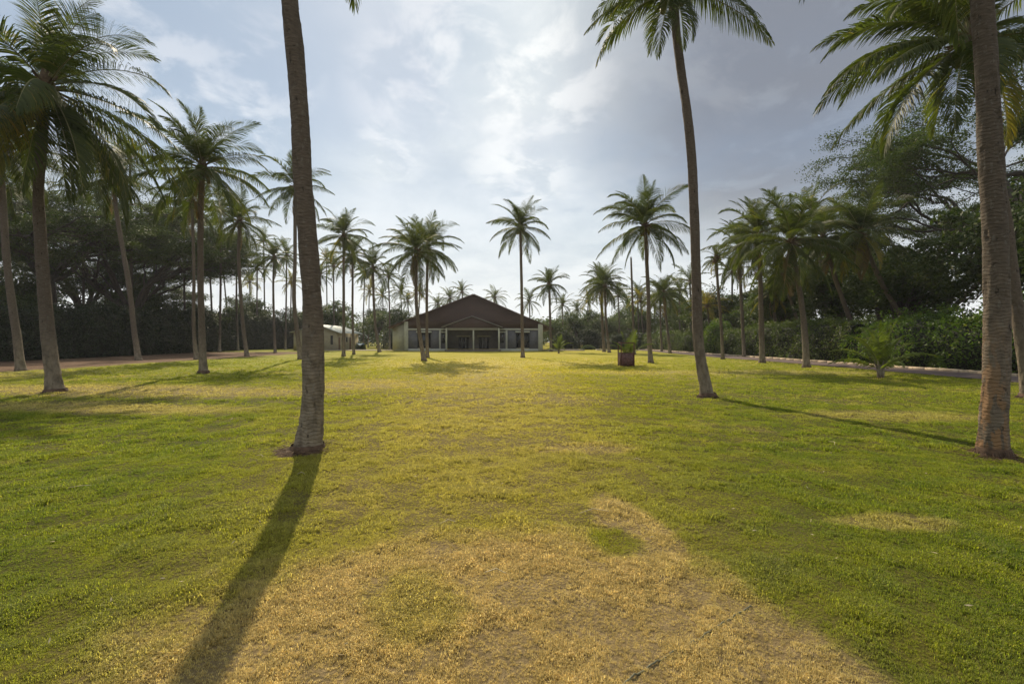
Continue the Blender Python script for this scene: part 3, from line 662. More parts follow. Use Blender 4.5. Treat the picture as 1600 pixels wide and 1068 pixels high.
# far palms: crown and trunk only
FARP = [
 ('far palm between the cream house and the near trunk, crown half hidden', (524, 544), (521, 415), 85, 1.0, 0),
 ('thin palm against the left corner of the gabled hall', (609, 545), (607, 432), 84, 1.0, 0),
 ('far palm with low crown behind the cream house roof', (498, 543), (500, 430), 92, 1.05, 0),
 ('yellow-fronded far palm above the cream house ridge', (512, 542), (510, 405), 100, 1.0, 1),
 ('far palm between the second house palm and the leaning yellowing one', (568, 542), (570, 428), 100, 1.0, 0),
 ('far palm showing over the left roof slope of the hall, lowest of that row', (640, 541), (637, 470), 110, .9, 0),
 ('far palm framed between the trunks of the pair before the hall', (655, 541), (656, 458), 105, .95, 1),
 ('far palm left of the pair, pale through the haze', (627, 541), (626, 455), 115, 1.0, 0),
 ('far palm just right of the pair above the roof slope', (684, 541), (684, 475), 118, 1.0, 0),
 ('left of two close palm crowns peeking over the left roof slope', (700, 541), (703, 466), 105, .9, 0),
 ('right, taller of two close palm crowns peeking over the left roof slope', (722, 541), (722, 456), 108, .95, 0),
 ('palm crown rising just right of the hall roof peak', (773, 541), (773, 464), 100, .95, 0),
 ('palm behind the right roof slope beside the lone straight palm', (827, 541), (827, 470), 95, .98, 0),
 ('far palm right of the hall above low bushes', (880, 541), (879, 476), 105, 1.05, 0),
 ('far palm crown in the gap left of the close pair behind the planter', (918, 541), (919, 470), 110, 1.0, 1),
 ('far palm just right of the close pair behind the planter', (967, 541), (966, 462), 100, 1.05, 0),
 ('far palm seen right behind the bare pole trunk', (999, 542), (996, 458), 88, 1.0, 0),
 ('far leaning palm between the tall straight palm and the bare pole', (1008, 545), (1001, 470), 86, .95, 1),
 ('far palm right of the leaning far trunk, crown above dark shrubs', (1064, 543), (1062, 452), 78, 1.0, 0),
 ('far palm crown left of the tall curved trunk', (1080, 543), (1078, 440), 72, 1.0, 0),
 ('low far palm crown right of the tall curved trunk', (1112, 543), (1105, 478), 62, .9, 1),
 ('far palm at the right, behind the sparse yellow palm', (1146, 543), (1144, 425), 64, .95, 0),
 ('background palm left of the leaning ones behind the right hedge', (1300, 540), (1270, 330), 44, 1.0, 0),
 ('background palm with curved foot in front of the left hedge', (332, 546), (326, 395), 72, 1.0, 0),
 ('background palm before the left hedge next to the lawn-edge palm', (372, 547), (370, 392), 74, 1.05, 0),
 ('palm behind the left hedge with drooping dark crown', (404, 541), (402, 420), 88, 1.2, 0),
 ('palm behind the left hedge leaning left near the upright palm', (357, 541), (347, 405), 92, 1.1, 0),
 ('palm behind the left hedge between lawn-edge palm and thin palm', (415, 541), (412, 375), 95, 1.1, 0),
 ('distant palm over the left hedge, left of the thin palm', (388, 541), (390, 440), 105, 1.0, 1),
 ('distant palm right of the thin palm by the left hedge', (446, 541), (448, 398), 80, 1.0, 0),
 ('shaded palm behind the left hedge under the rain tree', (240, 541), (243, 350), 78, 1.15, 0),
 ('shaded palm seen through the rain tree branches at left', (165, 541), (168, 340), 75, 1.2, 0),
 ('shaded palm behind the second left palm trunk', (130, 541), (128, 300), 62, 1.2, 0),
 ('dim palm in the far left behind the hedge', (40, 541), (40, 400), 80, 1.1, 0),
 ('tall shaded palm over the left hedge behind the sloping trunk', (205, 541), (203, 250), 60, 1.15, 0),
 ('dark palm behind the upright palm, its crown below', (290, 541), (288, 330), 70, 1.15, 0),
 ('dark palm between upright palm and lawn-edge palm, behind the hedge', (343, 541), (345, 330), 66, 1.1, 0),
 ('far palm to the left of the cream house, beside the near trunk', (452, 541), (455, 440), 98, .95, 1),
 ('far palm close behind the cream house right end', (575, 541), (577, 455), 112, .95, 1),
 ('far palm left of the hall over dark bushes', (600, 541), (598, 462), 118, .95, 0),
 ('distant palm between the hall and the close pair, over bushes', (905, 541), (902, 482), 125, 1.0, 0),
 ('distant palm above the dark bushes behind the planter', (980, 541), (981, 478), 118, 1.05, 0),
 ('distant palm just left of the tall straight palm', (1024, 541), (1022, 474), 96, 1.0, 1),
 ('distant palm above bushes right of the tall straight palm', (1052, 541), (1050, 468), 92, 1.0, 0),
]
for lb, b_, t_, D_, L_, yl in FARP:
    palm(lb, b_, [((b_[0]+t_[0])/2-1.5*math.sin(b_[0]), (b_[1]+t_[1])/2), t_], 0, .17, .12, L=L_, D=D_, yellow=yl, mound=False)
# bare pole trunk
pr = P(991, 553.5, Dg(553.5)); pr[2] = 0
o = empty('bare_palm_trunk', tuple(pr), 'dead crownless palm trunk like a dark pole beside the tall straight palm', 'dead palm')
trunk_mb([np.array([0, 0, -.1])]+[P(x, y, Dg(553.5))-pr for x, y in ((990, 520), (988, 460), (986, 404))], .17, .10, 1, 77).obj('trunk', M['trunk_far'], o, True)
mb = MB(); tp = P(986, 404, Dg(553.5))-pr
for k in range(5): mb.tube([tp+[0, 0, -.25], tp+[.12*math.cos(k*1.3), .12*math.sin(k*1.3), .12+.05*k]], [.05, .012], 5)
mb.obj('broken_top', M['fibre'], o)

# young palms
def young(label, base, H, n, L, seed, D=None, spread=75):
    D = D or Dg(base[1]); root = P(base[0], base[1], D); root[2] = 0
    o = empty('young_palm', tuple(root), label, 'young palm'); r = np.random.default_rng(seed)
    mb = MB(); mb.tube([[0, 0, -.05], [0, 0, .12*H], [.02, 0, .22*H], [0, 0, .3*H]], [.13*H/2.6, .15*H/2.6, .10*H/2.6, .05*H/2.6], 10)
    for k in range(7):
        a = k*.9; mb.tube([[.04*math.cos(a), .04*math.sin(a), .02], [.12*H/2.6*math.cos(a), .12*H/2.6*math.sin(a), .16*H], [.24*H/2.6*math.cos(a), .24*H/2.6*math.sin(a), .3*H]], [.04, .035, .02], 5)
    mb.obj('stem', M['trunk_far'], o, True)
    for i in range(n):
        k_ = min(5, int((i/n)*spread/58*6)); f_ = bpy.data.objects.new('frond', FRJ[k_]); COL.objects.link(f_); f_.parent = o
        f_.location = (0, 0, .12*H); f_.rotation_euler = (R(r.uniform(-8, 8)), R(r.uniform(-5, 5)), R(i*137.5+seed)); s_ = L*r.uniform(.8, 1.08); f_.scale = (s_, s_*.85, s_)
    return o
yp = young('young stemless palm with spreading green fronds beside the road', (1376, 589), 2.6, 15, .57, 46, spread=64)
young('small young palm by the right end of the gabled hall', (873, 551.5), 2.4, 13, .55, 77, spread=62)
# low ground cover ring at the foot of the roadside young palm
mb = MB()

# planter: rusty frame with dark red sheet panels round a young palm
rust = simple('rusty_frame_metal', (.085, .035, .024), .75, .35, 6, .4, 50, .4, .3)
maroon = simple('dark_red_sheet', (.080, .028, .022), .6, .3, 4, .3, 30, .4, .0, dirt=((.20, .13, .12), .55))
Dp = Dg(571.6); pr = P(970.6, 571.6, Dp); pr[2] = 0
o = empty('tree_guard', (pr[0]+.42, pr[1]+.42, 0), 'rusty square tree guard with dark red sheet sides on the lawn', 'tree guard')
for sx in (-1, 1):
    for sy in (-1, 1):
        MB().bbox_(sx*.42-.030, sx*.42+.030, sy*.42-.030, sy*.42+.030, -.03, 1.57, .006).obj('post', rust, o)
for sx, sy in ((0, -1), (0, 1), (-1, 0), (1, 0)):
    mb = MB()
    if sx == 0:
        mb.bbox_(-.389, .389, sy*.42-.008, sy*.42+.008, .02, .84, .004); ob = mb.obj('side_panel', maroon, o)
        m2 = MB(); m2.bbox_(-.389, .389, sy*.42-.022, sy*.42+.022, 1.48, 1.545, .005); m2.bbox_(-.389, .389, sy*.42-.024, sy*.42+.024, .842, .87, .005)
        if sy == -1:
            m2.obj('rail', rust, o)
            m3 = MB(); r = np.random.default_rng(4)         # scuffs and streaks of worn paint
            for _ in range(16):
                x = r.uniform(-.33, .33); z = r.uniform(.08, .62); l = r.uniform(.03, .13); vert = r.uniform() < .7
                m3.box(x, x+(.008 if vert else l), -.4305, -.4285, z, z+(l if vert else .008))
            m3.obj('worn_paint_marks', simple('worn_paint', (.22, .15, .14), .8, .2, 8), o)
        else: m2.obj('rail', rust, o)
    else:
        mb.bbox_(sx*.42-.008, sx*.42+.008, -.389, .389, .02, .84, .004); mb.obj('side_panel', maroon, o)
        MB().bbox_(sx*.42-.018, sx*.42+.018, -.389, .389, 1.50, 1.54, .005).obj('rail', rust, o)
y2 = young('young palm with a few pale fronds growing inside the rusty tree guard', (982, 571.6), 2.0, 7, .58, 15, D=Dp+.42, spread=42)
# leafy shoots inside

# ---------------------------------------------------------------- broadleaf trees, hedges
def leaves(C, size, r, flat=0.0, aspect=.55):
    n = len(C); nrm = r.normal(size=(n, 3)); nrm[:, 2] = nrm[:, 2]*(1+flat)+flat*.6*np.sign(nrm[:, 2]); nrm /= np.linalg.norm(nrm, axis=1)[:, None]
    u = np.cross(nrm, r.normal(size=(n, 3))); u /= np.linalg.norm(u, axis=1)[:, None]; v = np.cross(nrm, u)
    s = size*r.uniform(.6, 1.3, n)[:, None]
    V = np.stack([C-u*s, C-v*s*aspect-nrm*s*.12, C+u*s, C+v*s*aspect-nrm*s*.12], 1).reshape(-1, 3)
    q = np.arange(n*4).reshape(-1, 4); return V, q
def rain_tree(seed, H=20, Rr=15, fork=6.5, limbs=7, gap=.0):
    r = np.random.default_rng(seed); wood = MB(); br = []; tips = []
    def grow(p, d_, L, rad, lev):
        n = 7; pts_ = [p]; dd = d_.copy()
        for k in range(n):
            dd = dd+r.normal(size=3)*.16; tz = .12 if lev >= 2 else .34
            dd[2] += (tz-dd[2])*.22; dd /= np.linalg.norm(dd); pts_.append(pts_[-1]+dd*L/n)
            if lev >= 2 and k >= 2: tips.append(pts_[-1].copy())
        pts_ = np.array(pts_); br.append((pts_, np.linspace(rad, rad*.55, n+1), 7 if lev < 2 else 4))
        if lev < 4:
            for k in range((3 if lev < 3 else 2)+(lev == 0)):
                az = math.atan2(dd[1], dd[0])+r.uniform(-1.0, 1.0); el = r.uniform(.05, .75)-.06*lev
                nd = np.array([math.cos(az)*math.cos(el), math.sin(az)*math.cos(el), math.sin(el)])
                st = pts_[-1] if k < 2 else pts_[int(r.integers(2, n))]
                grow(st, nd, L*r.uniform(.60, .85), rad*.55, lev+1)
    for k in range(limbs):
        az = k/limbs*2*math.pi+r.uniform(-.25, .25); el = r.uniform(.5, 1.15)
        grow(np.array([0, 0, fork-.4]), np.array([math.cos(az)*math.cos(el), math.sin(az)*math.cos(el), math.sin(el)]), Rr*.36, .27, 0)
    tp = np.array(tips)
    kx = Rr/np.percentile(np.hypot(tp[:, 0], tp[:, 1]), 95); kz = (H-fork)/(np.percentile(tp[:, 2], 97)-fork)
    def warp(p_):
        q_ = p_*[kx, kx, 1]; rr_ = np.hypot(q_[:, 0], q_[:, 1])/Rr
        q_[:, 2] = np.where(q_[:, 2] > fork, fork+(q_[:, 2]-fork)*kz, q_[:, 2])-np.clip(rr_-.45, 0, 2)**2*H*.35
        return q_
    wood.tube([[0, 0, -.3], [.1, 0, fork*.4], [0, .1, fork*.8], [0, 0, fork+.3]], [.95, .66, .58, .45], 12)
    for p_, ra, sd_ in br: wood.tube(warp(p_), ra, sd_)
    tp = warp(tp); cl = []
    for t_ in tp:
        if r.uniform() < gap: continue
        m_ = 62; a = r.uniform(0, 6.28, m_); rr_ = np.sqrt(r.uniform(0, 1, m_))*r.uniform(.6, 1.5)
        cl.append(np.stack([t_[0]+rr_*np.cos(a), t_[1]+rr_*np.sin(a), t_[2]+.15+r.normal(size=m_)*.12-.12*rr_], -1))
    C = np.concatenate(cl); lf = MB(); lf.add(*leaves(C, .088, r, 1.2))
    return wood.mesh('trunk', M['bark'], True), lf.mesh('crown', M['rain'])
def dense_tree(seed, mat, H=9, Rr=4.2, ncl=130, per=85, leaf=.13, fork=1.6):
    r = np.random.default_rng(seed); wood = MB(); 
    wood.tube([[0, 0, -.2], [.1, .05, fork*.5], [0, 0, fork], [.1, 0, H*.7]], [.30, .22, .20, .07], 8)
    cc = []
    lobes = [(r.uniform(-.45, .45)*Rr, r.uniform(-.45, .45)*Rr, H*r.uniform(.42, .86), r.uniform(.40, .62)*Rr) for _ in range(9)]
    for k in range(ncl):
        lx, ly, lz, lr = lobes[k % 9]; v_ = r.normal(size=3); v_ /= np.linalg.norm(v_); v_ *= r.uniform(.55, 1.05)
        c = np.array([lx, ly, lz])+v_*[lr, lr, lr*.75]
        c[2] = np.clip(c[2], .8, H); cc.append(c)
        if k % 3 == 0: wood.tube([[0, 0, fork+(c[2]-fork)*.3], c*[.5, .5, 1]+[0, 0, -.4], c], [.07, .04, .012], 4)
    cl = []
    for c in cc:
        s_ = r.uniform(.45, .95); cl.append(c+r.normal(size=(per, 3))*[s_*.55, s_*.55, s_*.36])
    C = np.concatenate(cl); C = C[C[:, 2] > .3]; lf = MB(); lf.add(*leaves(C, leaf, r, .5))
    return wood.mesh('trunk', M['bark'], True), lf.mesh('crown', mat)
def place_tree(name, pair, loc, s=1.0, rz=0.0, label='', cat='tree', group=None, sz=None):
    o = empty(name, loc, label, cat, group); o.rotation_euler = (0, 0, rz); o.scale = (s, s, sz or s)
    for me_ in pair:
        c = bpy.data.objects.new(me_.name.split('.')[0], me_); COL.objects.link(c); c.parent = o
    return o
RT = [rain_tree(5, 19, 15, 5.2, 8), rain_tree(8, 17, 13, 4.8, 7), rain_tree(13, 19, 14, 8.0, 7, .30)]
GR = 'rain trees with spreading umbrella crowns'
place_tree('rain_tree', RT[0], (46, 38, 0), 1.16, .6, 'huge umbrella-crowned rain tree behind the hedge at right', 'tree', GR, 1.36)
place_tree('rain_tree', RT[1], (53, 56, 0), 1.05, 2.2, 'rain tree farther back at right, behind the huge one', 'tree', GR)
place_tree('rain_tree', RT[2], (-53, 52, 0), 1.10, .3, 'leftmost rain tree forking above the dark hedge', 'tree', GR)
place_tree('rain_tree', RT[0], (-50, 60, 0), 1.02, 3.4, 'rain tree with low spreading limbs behind the sloping left palm', 'tree', GR)
place_tree('rain_tree', RT[1], (-66, 70, 0), 1.2, 1.5, 'rain tree filling the background at far left', 'tree', GR)
DT = [dense_tree(1, M['broad']), dense_tree(2, M['broad']), dense_tree(3, M['broad2'], 8, 4.4), dense_tree(4, M['broad2'], 7.5, 4.6, 120, 90, .12)]
GD = 'leafy broadleaf trees behind the hedges and the hall'
TR = [ # x, y, scale, variant, label
 (30.5, 22, 1.15, 0, 'dark dense tree right behind the hedge at the right frame edge'),
 (31.5, 29, 1.2, 1, 'dark dense tree behind the hedge between the peeling trunk and the young palm'),
 (30.5, 36, 1.1, 0, 'dark dense tree behind the hedge, right of the strongly leaning palm foot'),
 (31, 43, 1.1, 1, 'dark tree behind the hedge between the two leaning palms'),
 (30, 50, 1.0, 0, 'dark tree behind the hedge under the large-crowned palm'),
 (30.5, 57, 1.0, 2, 'lighter green tree behind the hedge left of the large-crowned palm'),
 (30, 64, 1.05, 1, 'dark tree behind the hedge by the ragged road-edge palm'),
 (29.5, 71, 1.0, 3, 'bright-topped shrubby tree at the far end of the right hedge'),
 (38, 27, 1.5, 0, 'tall dark tree in the second row at the far right'),
 (38, 47, 1.45, 1, 'tall dark tree in the second row behind the leaning palms'),
 (39, 60, 1.5, 0, 'tall dark tree in the second row behind the large-crowned palm'),
 (36, 72, 1.35, 2, 'tall lighter tree in the second row behind the sparse yellow palm'),
 (32, 84, 1.2, 3, 'green tree behind the sparse yellow palm, at the end of the road'),
 (26, 90, .95, 2, 'green tree at the far right background left of the curved trunk'),
 (34, 95, 1.3, 1, 'far dark tree right of the curved trunk'),
 (19, 96, .8, 0, 'dark bushy tree behind the bare pole trunk'),
 (13, 92, .72, 1, 'dark bushy tree behind the rounded low bush'),
 (24, 105, 1.0, 3, 'far green tree between bare pole and curved trunk'),
 (8.5, 96, .8, 2, 'green tree just right of the gabled hall'),
 (14, 108, 1.0, 2, 'far pale green tree right of the hall'),
 (5, 104, .95, 3, 'far green tree peeping over the hall right eave'),
 (-19.5, 92, .8, 0, 'dark bushy tree between the cream house and the hall'),
 (-24, 95, .95, 1, 'dark tree behind the right end of the cream house'),
 (-29, 98, 1.15, 3, 'green tree behind the cream house roof'),
 (-36, 92, 1.2, 2, 'light green tree left of the cream house, behind the near trunk'),
 (-16, 112, .95, 2, 'far hazy green tree left of the hall roof'),
 (-43, 90, 1.05, 0, 'dark tree at the far end of the left hedge'),
 (-50, 84, 1.0, 1, 'dark tree above the left hedge behind the lawn-edge palm'),
 (-46, 104, 1.0, 3, 'far hazy tree over the left hedge'),
 (-55, 71, 1.15, 0, 'dark tree behind the left hedge under the low limbs'),
 (-58, 50, 1.05, 1, 'dark tree behind the left hedge beneath the leftmost rain tree'),
 (-57, 39, 1.25, 0, 'dark tree at the left frame edge behind the hedge'),
 (-66, 60, 1.5, 1, 'dark tree deep behind the left hedge'),
 (-49, 44, .78, 1, 'dark bushy tree poking just over the left hedge between the front palms'),
 (-52, 62, .92, 0, 'dark bushy tree over the left hedge right of the sloping palm trunk'),
 (-47.5, 72, .90, 3, 'greener bushy tree over the left hedge behind the dark upright palm'),
 (-53, 92, 1.25, 0, 'dark tree far back over the left hedge behind the thin palm'),
 (-33, 112, 1.1, 1, 'far dark tree above the cream house roof ridge'),
 (-10, 118, 1.05, 2, 'far pale tree behind the hall left roof slope'),
 (18.5, 112, 1.15, 3, 'far green tree behind the close palm pair'),
 (29, 112, 1.25, 2, 'far green tree between the tall straight palm and the curved trunk'),
 (46, 76, 1.7, 0, 'tallest dark tree at right, behind the road-edge palms'),
]
for k, (x, y, s_, v_, lb) in enumerate(TR): place_tree('broadleaf_tree', DT[v_], (x, y, 0), s_, k*1.9, lb, 'tree', GD, s_*(1+.12*math.sin(k*2.1)))
# closing belt of woodland far off, reads as one mass
mb = MB(); r = np.random.default_rng(12)
ang = np.radians(np.concatenate([np.linspace(20, 160, 150)])); 
Cs = []
for a in ang:
    D_ = r.uniform(128, 150); hh = r.uniform(6.5, 9.5)
    c = np.array([math.cos(a)*D_, math.sin(a)*D_, 0]); m_ = 900
    v_ = r.normal(size=(m_, 3)); v_ /= np.linalg.norm(v_, axis=1)[:, None]; v_ *= r.uniform(.5, 1.05, m_)[:, None]
    Cs.append(c+[0, 0, hh*.48]+v_*[4.0, 4.0, hh*.52])
mb.add(*leaves(np.concatenate(Cs), .36, r, .4))
tag(mb.obj('far_woodland', M['broad2']), 'far belt of woodland closing the view behind the palms', 'woodland', kind='stuff')

def hedge(label, pth, width, hgt, mat, dens, leaf, seed, rough=.35, name='hedge'):
    r = np.random.default_rng(seed); pth = np.array(pth, float)
    s = np.concatenate([[0], np.cumsum(np.linalg.norm(np.diff(pth, axis=0), axis=1))]); n = int(s[-1]/.7)+2; u = np.linspace(0, s[-1], n)
    c = np.stack([np.interp(u, s, pth[:, 0]), np.interp(u, s, pth[:, 1])], -1); T = np.gradient(c, axis=0); T /= np.linalg.norm(T, axis=1)[:, None]; Nn = np.stack([-T[:, 1], T[:, 0]], -1)
    hh = np.interp(u, s, np.broadcast_to(hgt, (len(s),)))*(1+(.13+.17*rough)*(fbm(u*.30+seed, u*0, seed, 4)-.5)*2)
    prof = [(-.5, 0), (-.56, .3), (-.54, .65), (-.42, .92), (-.15, 1.0), (.15, 1.0), (.42, .92), (.54, .65), (.56, .3), (.5, 0)]
    def surf(iu, k, grow=0.0):
        px, pz = prof[k]; bulge = (fbm(iu*.9+seed*3, np.full_like(iu, k*.8), seed+2, 3)-.5)*rough*2+grow
        return px*width+np.sign(px)*bulge, pz
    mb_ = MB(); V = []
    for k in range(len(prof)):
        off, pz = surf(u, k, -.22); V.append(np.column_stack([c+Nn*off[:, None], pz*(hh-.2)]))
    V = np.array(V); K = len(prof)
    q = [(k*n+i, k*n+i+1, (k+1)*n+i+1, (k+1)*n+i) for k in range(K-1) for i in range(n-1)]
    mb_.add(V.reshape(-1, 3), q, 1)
    m_ = int(s[-1]*(2*np.max(hgt)+width)*dens); uu = r.uniform(0, s[-1], m_); kk_ = r.uniform(0, K-1.001, m_); k0 = kk_.astype(int); f_ = kk_-k0
    pr_ = np.array(prof); px = pr_[k0, 0]*(1-f_)+pr_[k0+1, 0]*f_; pz = pr_[k0, 1]*(1-f_)+pr_[k0+1, 1]*f_
    bl = (fbm(uu*.9+seed*3, kk_*.8, seed+2, 4)-.5)*rough*2+r.normal(size=m_)*.10-.05
    off = px*width+np.sign(px)*bl
    cx_ = np.interp(uu, s, pth[:, 0]); cy_ = np.interp(uu, s, pth[:, 1]); nx = np.interp(uu, u, Nn[:, 0]); ny = np.interp(uu, u, Nn[:, 1]); H_ = np.interp(uu, u, hh)
    C = np.stack([cx_+nx*off, cy_+ny*off, pz*H_+(fbm(uu*1.7, kk_, seed, 3)-.5)*.5*(pz > .85)+r.normal(size=m_)*.07], -1); C[:, 2] = np.abs(C[:, 2])+np.where((pz > .9) & (fbm(uu*2.6, kk_*2, seed+5, 2) > .62), r.uniform(0, .9, m_)*rough, 0)
    mb_.add(*leaves(C, leaf, r, .2))
    return tag(mb_.obj(name, [mat, M['core']]), label, 'hedge')
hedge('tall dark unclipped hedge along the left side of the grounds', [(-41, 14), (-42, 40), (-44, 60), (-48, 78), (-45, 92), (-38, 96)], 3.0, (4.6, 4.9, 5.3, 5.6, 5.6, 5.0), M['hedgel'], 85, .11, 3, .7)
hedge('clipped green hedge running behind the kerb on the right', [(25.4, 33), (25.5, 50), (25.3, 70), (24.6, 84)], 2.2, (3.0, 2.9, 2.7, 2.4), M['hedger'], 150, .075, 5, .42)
hedge('feathery bright green hedge bushes behind the kerb at the right edge', [(26.2, 13), (26.0, 24), (26.1, 33.5)], 3.2, (3.3, 3.1, 2.9), M['bamboo'], 150, .085, 9, .9)
def shrub(label, x, y, rx, ry, hz, mat, n, leaf, seed, name='shrub', cat='bush'):
    r = np.random.default_rng(seed); v_ = r.normal(size=(n, 3)); v_ /= np.linalg.norm(v_, axis=1)[:, None]; v_[:, 2] = np.abs(v_[:, 2])
    lump = .82+.35*fbm(v_[:, 0]*2.2+seed, v_[:, 1]*2.2+v_[:, 2]*1.7, seed, 3)
    C = v_*np.stack([rx*lump, ry*lump, hz*lump], -1)*r.uniform(.78, 1.04, n)[:, None]
    mb_ = MB(); mb_.add(*leaves(C, leaf, r, .2))
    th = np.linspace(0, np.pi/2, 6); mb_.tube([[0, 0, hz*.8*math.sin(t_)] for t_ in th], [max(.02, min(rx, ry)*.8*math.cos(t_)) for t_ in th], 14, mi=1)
    return tag(mb_.obj(name, [mat, M['core']], loc=(x, y, 0)), label, cat)
shrub('low rounded clipped bush on the far lawn left of the close palm pair', 13.5, 80.5, 1.3, .9, .85, M['hedger'], 5000, .05, 1)
shrub('dark shrub with arching outline behind the tree guard', 19.5, 82, 2.2, 1.6, 2.9, M['hedgel'], 9000, .09, 2)
shrub('dark rounded shrub just right of the tree guard, far back', 24.4, 84, 2.6, 1.8, 3.0, M['hedgel'], 9000, .09, 3)
shrub('low green bush against the cream house side wall', -26.6, 79.5, 1.0, .8, 1.3, M['hedger'], 3000, .06, 4)
shrub('rounded grey-green shrub before the hedge right of the young palm', 24.9, 26.2, .8, .7, 1.15, M['hedger'], 4500, .045, 5)
shrub('small rounded shrub at the hedge foot near the young palm', 24.8, 28.6, .7, .6, .9, M['hedger'], 4000, .045, 6)
shrub('bright arching bush at the hedge end by the sparse yellow palm', 25.6, 56, 2.3, 2.4, 4.2, M['bamboo'], 12000, .08, 7)
shrub('dark shrub behind the young palm beside the hall', 9.5, 82, 2.6, 1.8, 3.2, M['hedgel'], 9000, .09, 8)
shrub('dark shrub between the hall and the low rounded bush', 15.2, 88, 3.4, 2.0, 4.0, M['hedgel'], 12000, .09, 10)
shrub('dark shrub filling the gap between cream house and hall', -21.5, 86, 3.0, 2.0, 4.2, M['hedgel'], 12000, .09, 11)

# ---------------------------------------------------------------- gabled hall
Dh = 71.0
def bx_(x): return (x-800)/F*Dh
def bz_(y): return EYE+(HOR-y)/F*Dh
def cladding():
    m, h, o = newmat('brown_cladding'); b = h.n('ShaderNodeBsdfPrincipled'); tc = h.n('ShaderNodeTexCoord').outputs['Object']
    sp = h.n('ShaderNodeSeparateXYZ'); h.set(sp.inputs[0], tc)
    row = h.m('FRACT', h.m('MULTIPLY', sp.outputs[2], 2.6)); line = h.rng(row, 0, .08, 1, 0)
    wn = h.n('ShaderNodeTexWhiteNoise', noise_dimensions='2D'); cv = h.n('ShaderNodeCombineXYZ')
    h.set(cv.inputs[0], h.m('FLOOR', h.m('MULTIPLY', sp.outputs[0], .45))); h.set(cv.inputs[1], h.m('FLOOR', h.m('MULTIPLY', sp.outputs[2], 2.6))); h.set(wn.inputs[0], cv.outputs[0])
    c = h.mix(wn.outputs[0], (.040, .018, .011, 1), (.054, .025, .015, 1)); c = h.mix(h.rng(h.noise(tc, .7, 5, .6), .3, .7, 0, .5), c, (.034, .016, .010, 1))
    c = h.mix(h.m('MULTIPLY', line, .5), c, (.03, .02, .018, 1))
    h.set(b.inputs['Base Color'], c); b.inputs['Roughness'].default_value = .75
    h.set(o.inputs[0], b.outputs[0]); return m
def stone():
    m, h, o = newmat('grey_stone_cladding'); b = h.n('ShaderNodeBsdfPrincipled'); tc = h.n('ShaderNodeTexCoord').outputs['Object']
    sp = h.n('ShaderNodeSeparateXYZ'); h.set(sp.inputs[0], tc); cv = h.n('ShaderNodeCombineXYZ'); h.set(cv.inputs[0], sp.outputs[0]); h.set(cv.inputs[1], sp.outputs[2])
    br = h.n('ShaderNodeTexBrick'); h.set(br.inputs['Vector'], cv.outputs[0]); br.inputs['Scale'].default_value = 2.2
    br.inputs['Color1'].default_value = (.085, .085, .100, 1); br.inputs['Color2'].default_value = (.13, .13, .15, 1); br.inputs['Mortar'].default_value = (.10, .10, .11, 1); br.inputs['Mortar Size'].default_value = .02
    c = h.mix(h.rng(h.noise(tc, 1.3, 5, .6), .3, .7, 0, .4), br.outputs[0], (.13, .128, .14, 1))
    h.set(b.inputs['Base Color'], c); b.inputs['Roughness'].default_value = .85; h.set(o.inputs[0], b.outputs[0]); return m
clad, stonem = cladding(), stone()
cream = simple('cream_render', (.40, .395, .31), .9, .08, .8, .2, 20, dirt=((.30, .29, .23), .4))
whitep = simple('white_painted_trim', (.42, .42, .37), .8, .08, 1.5, dirt=((.34, .34, .30), .4))
glass = simple('dark_window_glass', (.016, .019, .024), .12, .2, 1, spec=.6)
framem = simple('dark_frame', (.03, .03, .032), .5, .1, 3)
curtain = simple('pale_curtain', (.16, .16, .16), .9, .2, 6)
slab = simple('porch_floor', (.12, .10, .085), .9, .2, 2)
rooftop = simple('dark_roof_sheet', (.085, .052, .042), .7, .15, 1.5, .2, 10)
hall = empty('gabled_hall', (bx_(740), Dh+8, 0), 'long low hall with broad brown gable, grey stone front and white-posted porch', 'building')
def hobj(mb_, name, mat, par=None):
    ob = mb_.obj(name, mat, par or hall); 
    if par is None: ob.matrix_parent_inverse = Matrix.Translation(-Vector(hall.location))
    return ob
y0 = Dh
ax, az = bx_(740), bz_(460.8)
xl, xr = bx_(638), bx_(840.7)
zb = bz_(513)
# brown gable face
poly = [(xl, zb), (xr, zb), (xr, bz_(504)), (ax, az), (xl, bz_(500))]
hobj(MB().prism(poly[::-1], y0-.10, y0+.12), 'gable_wall', clad)
# roof slabs with overhang and white edge
def roofslab(x0, z0, x1, z1, ya, yb, t=.16):
    d_ = np.array([x1-x0, z1-z0]); d_ = d_/np.linalg.norm(d_); nn = np.array([-d_[1], d_[0]]); nn = nn if nn[1] > 0 else -nn
    p_ = [(x0, z0), (x1, z1), (x1+nn[0]*t, z1+nn[1]*t), (x0+nn[0]*t, z0+nn[1]*t)]
    return MB().prism(p_, ya, yb)
hobj(roofslab(bx_(606.5), bz_(512.5), ax, az+.02, y0-.35, y0+20), 'roof_slope', rooftop)
hobj(roofslab(ax+.004, az+.02, bx_(864), bz_(514.5), y0-.35, y0+20), 'roof_slope', rooftop)
